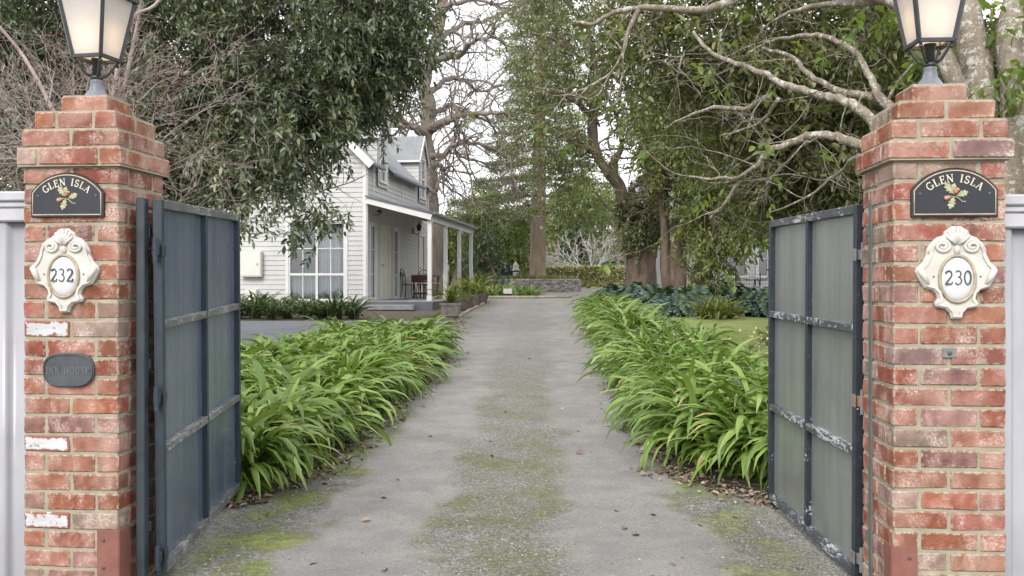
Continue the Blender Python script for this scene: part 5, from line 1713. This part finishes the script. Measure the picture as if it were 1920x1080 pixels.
for k in range(24): grow(mb, rr, P(rr.uniform(1020, 1240), rr.uniform(60, 330), 33), Vector((rr.gauss(-.3, 1), rr.gauss(0, 1), rr.gauss(.2, .6))), 2.2, .045, 2, minr=.009, wig=.45)
mb.build("trunk", MAT['bark_brown'], t, True, p0)
bl = [blob(1045, 195, 72, 32.5, .5), blob(1005, 240, 44, 32, .4), blob(1085, 285, 60, 32, .65), blob(1035, 90, 85, 33, .5), blob(975, 120, 40, 32.5, .3), blob(1130, 120, 85, 33, .7), blob(1205, 235, 40, 32.8, .7), blob(960, 170, 34, 32, .4), blob(1110, 30, 85, 33, .7),
      blob(1050, 340, 45, 32, .7), blob(1015, 20, 62, 33, .6), blob(1190, 20, 75, 33, .7)]
NL += crown(t, p0, bl, MAT['leaf_mid'], 1.9, .30, 8, .42, 9, .155, .065, 37, droop=.3)
bl = [blob(1185, 430, 20, 32.7, 1.2, .5, 1, 1.9), blob(1224, 410, 24, 32.7, 1.2, .5, 1, 2.4), blob(1228, 320, 24, 32.7, 1.0, .5, 1, 1.8), blob(1180, 370, 20, 32.7, .8, .5, 1, 1.4)]
NL += crown(t, p0, bl, MAT['leaf_mid'], 4.5, .16, 8, .25, 8, .15, .08, 38, droop=.5, shell=.75, name="creeper", sticks=False)

# layered conifer
t, p0 = tree("bunya_pine", "tall layered conifer with straight ringed trunk inside the round stone planter", "tree", 1008, 49.5)
p0.z += .55; t.location = p0
mb = MB(); rr = random.Random(14)
q = []
N = 60
for i in range(N + 1):
    z = i / N * 21
    q.append(p0 + Vector((.012 * z, 0, z)))
mb.tube(q, [(.44 - .016 * z) * (1 + (.035 if i % 2 else 0)) for i, z in enumerate([k / N * 21 for k in range(N + 1)])], 16)
VV = []; QQ = []; RV = []; nb = 0
rgn = np.random.default_rng(41)
for z in np.arange(3.7, 19.5, .85):
    Lb = max(5.0 * (1 - (z - 3.6) / 7.0), 2.2 * (1 - (z - 7) / 15)) * rr.uniform(.82, 1.1)
    ph = rr.uniform(0, 6.28)
    for k in range(7):
        a = ph + k * 2 * PI / 7 + rr.uniform(-.2, .2)
        u = Vector((math.cos(a), math.sin(a), 0))
        s = p0 + Vector((.012 * z, 0, z)) + u * .2
        tilt = -.10 + .25 * (z / 20)
        pts = [s + u * (Lb * f) + Vector((0, 0, Lb * (tilt * f - .16 * f * f + .10 * f ** 3))) for f in (0, .25, .5, .75, 1)]
        mb.tube(pts, [.05, .04, .03, .02, .01], 5)
        m = int(Lb * 26)
        f = .25 + .75 * rgn.random(m) ** .7
        c = np.array([tuple(s)]) + np.outer(f * Lb, np.array(u)) + np.outer(Lb * (tilt * f - .16 * f * f + .10 * f ** 3), [0, 0, 1])
        sid = np.array([-u.y, u.x, 0.0]); sg = np.sign(rgn.normal(size=m))
        dr = np.outer(sg * .9, sid) + np.array(u) * .6 + rgn.normal(size=(m, 3)) * .25 + np.array([0, 0, -.1])
        # every side shoot is a spray of small narrow leaves
        for e in range(7):
            off = dr * (e * .095)
            ld = dr * .6 + rgn.normal(size=(m, 3)) * .5 + np.array([0, 0, .25])
            v_, q_ = leaf_geo(c + off, ld, np.array([0, 0, 1.0]) + rgn.normal(size=(m, 3)) * .3, .24, .05)
            QQ.append(q_ + sum(len(x) for x in VV)) if False else QQ.append((q_, len(v_)))
            VV.append(v_); RV.append(np.repeat(rgn.random(m), 6))
off_ = 0; QF = []
for (q_, n_) in QQ: QF.append(q_ + off_); off_ += n_
build_np("crown", np.concatenate(VV), np.concatenate(QF), MAT['needle'], t, p0, np.concatenate(RV))
mb.build("trunk", MAT['bark_conifer'], t, True, p0)
NL += off_ // 6

# great bare tree behind the cottage
t, p0 = tree("bare_tree", "great leafless tree with twisting limbs rising behind the cottage", "tree", 815, 41)
mb = MB(); rr = random.Random(17); D = 41
trk = limb(mb, [p0, P(814, 450, D), P(808, 370, D), P(803, 300, D), P(800, 250, D), P(804, 200, D), P(797, 160, D), P(805, 110, D), P(818, 70, D), P(828, 20, D), P(840, -60, D)], .38, .20, 12, 5, rr, .03)
LB = []
def L_(r0, *pts): LB.append((limb(mb, [P(a, b, D + c) for a, b, c in pts], r0, .035, 8, 5, rr, .05), r0))
L_(.22, (798, 258, 0), (780, 245, -1), (762, 232, -1.5), (742, 210, -2), (725, 190, -2))
L_(.14, (798, 240, 0), (770, 236, 1), (735, 235, 2), (700, 236, 2.5))
L_(.24, (806, 245, 0), (830, 230, -1), (858, 218, -2), (890, 212, -2.5), (930, 214, -3), (965, 210, -3))
L_(.20, (802, 132, 0), (822, 112, -1), (848, 106, -2), (868, 98, -2.5), (885, 80, -3), (915, 70, -3.5), (950, 80, -4))
L_(.17, (800, 215, 0), (825, 208, 1), (845, 195, 1.5), (880, 215, 2), (930, 230, 2.5))
L_(.18, (812, 80, 0), (840, 62, 1), (868, 45, 1.5), (905, 40, 2), (950, 20, 2.5), (990, 10, 3))
L_(.16, (826, 30, 0), (850, 8, -1), (900, 2, -1.5), (960, 18, -2))
L_(.15, (806, 292, 0), (828, 292, -1), (850, 272, -1.5), (890, 268, -2), (930, 280, -2), (960, 300, -2))
L_(.13, (806, 305, 0), (824, 310, -1), (830, 330, -1.5), (818, 350, -1.8), (822, 385, -2))
L_(.16, (800, 180, 0), (835, 150, 1), (870, 150, 1.5), (900, 170, 2), (945, 160, 2))
L_(.14, (818, 70, 0), (800, 40, 1), (770, 10, 2))
L_(.12, (845, 215, -1), (858, 240, -1.3), (850, 275, -1.5), (870, 310, -1.6))
gnarl(mb, .12, 1.6)
for q, r0 in LB:
    m = len(q)
    for k in range(16):
        i = rr.randint(m // 5, m - 2); dv = (q[i + 1] - q[i]).normalized()
        grow(mb, rr, q[i], dv * .8 + Vector((rr.gauss(0, .7), rr.gauss(0, .8), rr.gauss(0, .75))), rr.uniform(1.0, 2.2), .045, 3 if k % 2 else 2, wig=.65, nch=(2, 4), minr=.009, shrink=.66, grav=-.12)
mb.build("trunk", MAT['bark_bare'], t, True, p0)

# bare twiggy shrub behind the left pillar
t, p0 = tree("bare_shrub", "leafless pinkish twiggy shrub tangled behind the left brick pillar", "shrub", 230, 7.4)
mb = MB(); rr = random.Random(19); tips = []
limb(mb, [ground_at(150, 7.6), P(140, 330, 7.6), P(90, 190, 7.5), P(40, 100, 7.5), P(-20, 30, 7.4)], .022, .012, 7)
limb(mb, [ground_at(215, 7.6), P(215, 300, 7.6), P(240, 130, 7.5), P(262, 20, 7.5), P(265, -60, 7.4)], .020, .010, 7)
limb(mb, [ground_at(200, 7.4), P(205, 300, 7.5), P(235, 60, 7.4), P(290, 10, 7.4), P(330, -40, 7.4)], .022, .010, 7)
for k in range(70):
    a = rr.uniform(0, 1)
    s = P(rr.uniform(40, 310), rr.uniform(190, 430), rr.uniform(7.0, 9.0))
    dv = Vector((rr.gauss(.35, .5), rr.gauss(0, .4), rr.uniform(-.15, .9)))
    if rr.random() < .3: dv.x = -abs(dv.x)
    grow(mb, rr, s, dv, rr.uniform(.34, .72), rr.uniform(.005, .009), 3, wig=.35, nch=(2, 4), ang=(20, 55), tips=tips, minr=.0018, shrink=.72)
mb.build("branches", MAT['twig_pink'], t, True, p0)
bd = MB()
TT = np.array([tuple(a) for a, b in tips]); OO = np.array([tuple(b) for a, b in tips]); n = len(TT)
rgb = np.random.default_rng(5)
pp = np.repeat(TT, 3, axis=0) - np.repeat(OO, 3, axis=0) * rgb.random((3 * n, 1)) * .09
v_, q_ = leaf_geo(pp, np.repeat(OO, 3, axis=0) + rgb.normal(size=(3 * n, 3)) * .6, rgb.normal(size=(3 * n, 3)), .020, .009)
build_np("buds", v_, q_, MAT['bud'], t, p0, rgb.random(len(v_)))


# mid and far trees
def far_tree(name, label, px, d, blobs, mat, bark, seed, per=1.2, L=.26, Wd=.12, r=.2, cat="tree", cl=.35, tp=8, top=None, droop=.25):
    global NL
    t, p0 = tree(name, label, cat, px, d)
    mb = MB(); rr = random.Random(seed)
    c = blobs[0][0]
    h = max(.5, c.z - p0.z)
    st = limb(mb, [p0, p0 + Vector((rr.uniform(-.2, .2), 0, h * .5)), Vector((c.x, c.y, c.z))], r, r * .45, 8)
    for bb in blobs:
        limb(mb, [st[len(st) // 2], (st[-1] + Vector(bb[0])) / 2 + Vector((0, 0, -.2)), Vector(bb[0])], r * .4, r * .1, 6, 3)
    mb.build("trunk", bark, t, True, p0)
    NL += crown(t, p0, blobs, mat, per, cl, tp, .4, 8, L, Wd, seed, sticks=False, droop=droop)
    return t


far_tree("garden_tree", "broad olive green garden tree right of the verandah, left of the conifer trunk", 905, 56, [blob(900, 425, 55, 56), blob(945, 418, 52, 57), blob(870, 450, 40, 55), blob(930, 455, 50, 55), blob(975, 430, 42, 57)], MAT['leaf_far'], MAT['bark_grey'], 51)
far_tree("garden_shrub", "dark bushy evergreen with short stem at the bed left of stone planter", 919, 42, [blob(905, 478, 26, 42), blob(920, 470, 28, 42.5), blob(895, 500, 20, 42)], MAT['leaf_fardark'], MAT['bark_dark'], 52, 1.8, .2, .1, .14, "shrub")
far_tree("garden_shrub", "rounded grey green rhododendron-like bush close left of the conifer trunk", 965, 54, [blob(965, 465, 28, 53), blob(945, 480, 22, 53), blob(980, 482, 20, 53)], MAT['leaf_far'], MAT['bark_dark'], 53, 1.8, .22, .1, .12, "shrub")
far_tree("garden_tree", "yellowish green tree behind the verandah posts", 850, 48, [blob(850, 446, 34, 48), blob(872, 425, 32, 49), blob(835, 470, 26, 48), blob(858, 478, 26, 48)], MAT['leaf_yellow'], MAT['bark_grey'], 54, 1.6, .2, .1)
far_tree("garden_tree", "dark conical evergreen behind the white barked small tree", 1085, 68, [blob(1085, 470, 26, 68), blob(1082, 440, 20, 68), blob(1080, 415, 14, 68), blob(1090, 495, 28, 68)], MAT['leaf_fardark'], MAT['bark_dark'], 55, 1.2, .3, .14)
far_tree("garden_tree", "pale grey green tree right of white barked tree, beyond the hedge", 1155, 72, [blob(1150, 430, 36, 72), blob(1130, 400, 34, 73), blob(1170, 460, 26, 72), blob(1110, 420, 26, 72)], MAT['leaf_mid'], MAT['bark_grey'], 56, .8, .3, .13)
far_tree("garden_tree", "green spreading tree beyond the conifer, above the pink bare shrub", 1050, 75, [blob(1050, 400, 42, 75), blob(1080, 370, 40, 76), blob(1110, 380, 36, 76), blob(1035, 430, 28, 75)], MAT['leaf_far'], MAT['bark_grey'], 57, .9, .32, .14)
# a line of trees that closes the garden far off
rr = random.Random(60)
for i, px in enumerate((560, 680, 780, 850, 925, 1000, 1075, 1160, 1240, 1330, 1430, 1540, 1660, 1800)):
    d = rr.uniform(88, 105); y = rr.uniform(440, 465)
    lab = "distant hazy tree in the line closing the garden"
    tt = far_tree("distant_tree", lab, px, d, [blob(px, y, 42, d), blob(px + 30, y + 22, 34, d), blob(px - 30, y + 25, 34, d), blob(px, y + 45, 36, d)], MAT['leaf_far' if i % 2 else 'leaf_fardark'], MAT['bark_dark'], 600 + i, .40, .55, .28, .3, cl=.5)
    tt['group'] = "distant trees closing the garden"

# small leafless trees beyond the hedge
t, p0 = tree("white_barked_tree", "small leafless white barked tree above the cream hedge", "tree", 1103, 61)
mb = MB(); rr = random.Random(70)
for k in range(8): grow(mb, rr, p0 + Vector((0, 0, .7)), Vector((rr.gauss(0, .75), rr.gauss(0, .5), 1)), 1.7, .06, 3, wig=.25, nch=(3, 4), ang=(15, 40), minr=.017, shrink=.62)
mb.tube([p0, p0 + Vector((0, 0, .8))], [.12, .08], 8); mb.build("branches", MAT['bark_pale'], t, True, p0)
t, p0 = tree("pink_bare_shrub", "hazy pinkish leafless shrub right of the conifer trunk", "shrub", 1045, 64)
mb = MB(); rr = random.Random(71)
for k in range(14): grow(mb, rr, p0 + Vector((rr.gauss(0, .6), 0, .2)), Vector((rr.gauss(0, .6), rr.gauss(0, .4), 1)), 1.9, .035, 3, wig=.3, nch=(3, 4), ang=(15, 40), minr=.012, shrink=.62)
mb.build("branches", MAT['twig_pink'], t, True, p0)
t, p0 = tree("bare_fruit_tree", "leafless brown branched tree just left of forked trunk beyond hedge", "tree", 1163, 60)
mb = MB(); rr = random.Random(72)
for k in range(5): grow(mb, rr, p0 + Vector((0, 0, .2)), Vector((rr.gauss(0, .5), rr.gauss(0, .3), 1)), 2.2, .08, 3, wig=.3, nch=(3, 4), ang=(15, 40), minr=.014, shrink=.65)
mb.build("branches", MAT['bark_grey'], t, True, p0)

# hedge beyond the drive
t = thing("clipped_hedge", "long clipped cream and green hedge across the far side of the drive", "hedge", (5.0, 60, H(60)))
rgh = np.random.default_rng(80); n = 19000
V = np.stack([rgh.uniform(-6, 7, n), rgh.uniform(-.55, .55, n), rgh.uniform(.12, 1.32, n)], axis=1)
f = rgh.random(n) < .55; V[f, 1] = -.55 + rgh.normal(size=f.sum()) * .05; g = ~f & (rgh.random(n) < .6); V[g, 2] = 1.30 + rgh.normal(size=g.sum()) * .04
v_, q_ = leaf_geo(V, rgh.normal(size=(n, 3)) + np.array([0, -.6, .2]), rgh.normal(size=(n, 3)) * .5 + np.array([0, -.5, 1]), .15, .09)
build_np("foliage", v_, q_, MAT['hedge'], t, None, np.repeat(rgh.random(n), 6))
b = MB()
for k in range(26): b.tube([(-6 + k * .5, 0, -.02), (-6 + k * .5 + .05, 0, .6)], .02, 5)
b.build("stems", MAT['bark_grey'], t)
t = thing("garden_fence", "dark green paling fence far behind the hedge", "fence", (8, 80, H(80)))
b = MB()
for k in range(70): b.box((-7 + k * .2, 0, 1.0), (.18, .03, 2.0), None)
b.build("palings", MAT['greenfence'], t)
b = MB()
for z in (.4, 1.6): b.box((0, .05, z), (14, .05, .1), None)
b.build("rail", MAT['greenfence'], t)

# round stone planter with low planting
pc = Vector((X(1003, 49.5), 49.5, H(49.5)))
t = thing("stone_planter", "low round stone planter wall around the conifer trunk", "planter", pc)
b = MB(); b.lathe([(2.45, -.1), (2.45, .62), (2.30, .66), (2.05, .62), (2.05, .40), (.1, .42)], 48); b.build("wall", MAT['stonewall'], t)
rgp = np.random.default_rng(81); n = 5200
a = rgp.random(n) * 6.28; r_ = 2.1 * rgp.random(n) ** .5
V = np.stack([r_ * np.cos(a), r_ * np.sin(a), .5 + .22 * rgp.random(n)], axis=1)
v_, q_ = leaf_geo(V, rgp.normal(size=(n, 3)) + np.array([0, 0, .5]), rgp.normal(size=(n, 3)) + np.array([0, 0, 1]), .18, .06)
o = build_np("ground_cover", v_ , q_, MAT['leaf_yellow'], None, None, np.repeat(rgp.random(n), 6)); o.location = pc + Vector((0, 0, 0)); tag(o, "low green ground cover growing inside the round stone planter", "ground cover", kind="stuff")
t = thing("garden_border", "low curved stone kerb of the small bed before the planter", "edging", (X(950, 38), 38.2, H(38.2)))
b = MB(); q = [(2.6 * math.cos(a), 1.7 * math.sin(a), .03) for a in [PI + PI * i / 20 for i in range(21)]]; b.tube(q, .07, 6); b.build("kerb", MAT['edge'], t)
t = thing("small_sign", "small blank white sign standing in the far bed", "sign", (X(952, 37), 37, H(37)))
b = MB(); b.box((0, 0, .28), (.34, .02, .20), None, ch=.003); b.build("board", MAT['signwhite'], t)
for x in (-.15, .15):
    b = MB(); b.box((x, .02, .14), (.03, .03, .3), None); b.build("stake", MAT['wood'], t)
t = thing("garden_statue", "pale stone garden statue seen between the verandah posts", "statue", (X(835, 43), 43, H(43)))
b = MB(); b.lathe([(.20, 0), (.20, .18), (.15, .22), (.13, .55), (.18, .60), (.18, .64)], 14); b.build("pedestal", MAT['statue'], t)
b = MB(); b.lathe([(.10, .62), (.15, .75), (.12, .95), (.17, 1.15), (.14, 1.32), (.06, 1.38), (.055, 1.42), (.10, 1.48), (.11, 1.56), (.07, 1.64), (.01, 1.67)], 14, sx=1.15, sy=.8); b.build("figure", MAT['statue'], t, True)
t = thing("covered_barbecue", "dark blue rounded barbecue cover left of the conifer", "barbecue", (X(955, 52), 52, H(52)))
b = MB(); ol_ = [(-.55, 0), (.55, 0), (.58, .9)] + arc(0, .95, .56, .50, 0, 180, 12)[1:-1] + [(-.58, .9)]
b.prism(ol_, -.35, .35, RX, inset=.06); b.build("cover", MAT['cover'], t)
t = thing("stone_finial", "small pale stone finial post beside the dark barbecue cover", "garden ornament", (X(967, 51.5), 51.5, H(51.5)))
b = MB(); b.box((0, 0, .55), (.30, .30, .95), None, ch=.02); b.build("post", MAT['statue'], t)
b = MB(); b.lathe([(.22, 1.1), (.24, 1.16), (.14, 1.22), (.17, 1.36), (.10, 1.48), (.02, 1.62)], 12); b.build("finial", MAT['statue'], t, True)

# white house beyond the trees on the right
h2_ = thing("white_garden_house", "white weatherboard house glimpsed under the trees on the right", "house", (X(1230, 38.5), 38.5, H(38)), R(3))
wins = [(2.95, 3.75, .85, 2.35), (4.25, 5.05, .85, 2.35), (6.2, 7.2, .85, 2.35)]
b = MB(); boards(b, I4, 0, 11, -.1, 3.2, wins); boards(b, Matrix.Rotation(-PI / 2, 4, 'Z'), -7, 0, 0, 3.2, []); boards(b, Matrix.Translation((11, 0, 0)) @ Matrix.Rotation(PI / 2, 4, 'Z'), 0, 7, 0, 3.2, []); b.build("wall", MAT['wboard'], h2_)
for w_ in wins: window(h2_, I4, *w_, 2, 2, curtain=0, trim=.1)
b = MB(); corrug(b, (-.4, -.4, 3.15), (11.4, -.4, 3.15), (11.4, 3.5, 5.2), (-.4, 3.5, 5.2), 80); corrug(b, (11.4, 7.4, 3.15), (-.4, 7.4, 3.15), (-.4, 3.5, 5.2), (11.4, 3.5, 5.2), 80); b.build("roof", MAT['roof'], h2_)
b = MB(); b.box((5.5, -.42, 3.12), (11.8, .1, .12), None, ch=.02); b.build("gutter", MAT['gutter'], h2_)
t = thing("wire_fence", "thin wire mesh fence in front of the white garden house", "fence", (X(1335, 35), 35, H(35)))
for k in range(7):
    b = MB(); b.tube([(k * .9, 0, 0), (k * .9, 0, 1.0)], .022, 6); b.build("post", MAT['iron'], t)
b = MB()
for k in range(55): b.tube([(k * .1, 0, .05), (k * .1, 0, .95)], .004, 3)
for k in range(8): b.tube([(0, 0, .08 + k * .125), (5.4, 0, .08 + k * .125)], .004, 3)
b.build("wire_mesh", MAT['iron'], t)
t = thing("iron_garden_table", "small black iron table outside the white garden house", "table", (X(1418, 36.4), 36.4, H(36.4)))
b = MB(); b.lathe([(.42, .71), (.43, .73), (.42, .745)], 20); b.build("tabletop", MAT['iron'], t)
for k in range(3):
    a = k * 2.1; l = MB(); l.tube([(.1 * math.cos(a), .1 * math.sin(a), .71), (.15 * math.cos(a), .15 * math.sin(a), .35), (.35 * math.cos(a), .35 * math.sin(a), 0)], .018, 6); l.build("leg", MAT['iron'], t)
wire_chair("black iron garden chair left of the iron table by white house", (X(1392, 36.3), 36.3, H(36.3)), R(100), MAT['iron'], MAT['iron'])
wire_chair("black iron garden chair right of the iron table by white house", (X(1442, 36.3), 36.3, H(36.3)), R(-90), MAT['iron'], MAT['iron'])

# small white flowering shrub at the lawn's near edge by the gate
t, p0 = tree("rose_bush", "small pale flowering bush at the lawn edge beside the right gate", "shrub", 1448, 12.5)
mb = MB(); rr = random.Random(90)
for k in range(6): grow(mb, rr, p0 + Vector((0, 0, .02)), Vector((rr.gauss(0, .5), rr.gauss(0, .5), 1)), .35, .008, 2, minr=.003)
mb.build("stems", MAT['bark_brown'], t, True, p0)
NL += crown(t, p0, [(p0 + Vector((0, 0, .45)), (.3, .3, .25), 1.0)], MAT['leaf_yellow'], 20, .06, 4, .08, 6, .05, .03, 91, sticks=False)
rgq = np.random.default_rng(92); n = 160
V = np.array(p0) + np.array([0, 0, .5]) + rgq.normal(size=(n, 3)) * np.array([.18, .18, .13])
v_, q_ = leaf_geo(V, rgq.normal(size=(n, 3)), rgq.normal(size=(n, 3)), .035, .028); build_np("flowers", v_, q_, MAT['hedge'], t, p0, rgq.random(len(v_)) * .2 + .8)

# ------------------------------------------------------------------ leaf litter and loose stones
rgl = np.random.default_rng(95); pts = []
ds = [r[0] for r in DRIVE]
for k in range(4200):
    d = 6.0 + 17 * rgl.random() ** 1.6
    s = rgl.random() < .5
    e = np.interp(d, ds, [r[1] if s else r[2] for r in DRIVE])
    x = e + (rgl.normal() * .13 - .05) * (1 if s else -1)
    pts.append((x, d, H(d) + .012 + .012 * rgl.random()))
for k in range(50):
    d = 4.6 + 12 * rgl.random() ** 1.5; x = rgl.uniform(-1.6, 1.6); pts.append((x, d, H(d) + .010))
pts = np.array(pts); n = len(pts)
v_, q_ = leaf_geo(pts, rgl.normal(size=(n, 3)) * np.array([1, 1, .15]), rgl.normal(size=(n, 3)) * .35 + np.array([0, 0, 1]), .055 * (.5 + rgl.random(n)), .028 * (.5 + rgl.random(n)), .25, .35)
o = build_np("leaf_litter", v_, q_, MAT['litter'], None, None, np.repeat(rgl.random(n), 6)); tag(o, "brown fallen leaves scattered along the edges of the driveway", "fallen leaves", kind="stuff")
n = 9000
d = 3.9 + 5.5 * rgl.random(n) ** 1.2; x = rgl.uniform(-2.6, 2.4, n)
u = np.abs(x - (-.10 + .03 * (d - 4.75))); ok = (u > 1.15) | (u < .45) | (rgl.random(n) < .10)
d, x = d[ok], x[ok]; n = len(d)
r_ = .0045 + .005 * rgl.random(n) ** 2
c = np.stack([x, d, np.array([H(k) for k in d]) + .005], axis=1)
o8 = np.array([[1, 0, 0], [0, 1, 0], [-1, 0, 0], [0, -1, 0], [0, 0, .7]])
V = c[:, None, :] + o8[None] * r_[:, None, None] * (1 + .35 * rgl.normal(size=(n, 5, 1)))
F = (np.arange(n)[:, None] * 5)[:, None, :] + np.array([[0, 1, 4], [1, 2, 4], [2, 3, 4], [3, 0, 4]])[None]
o = build_np("loose_gravel", V.reshape(-1, 3), F.reshape(-1, 3), MAT['pebble'], None, None, np.repeat(rgl.random(n), 5)); tag(o, "loose grey gravel stones on the drive between the gates", "gravel", kind="stuff")
print("LEAVES", NL)
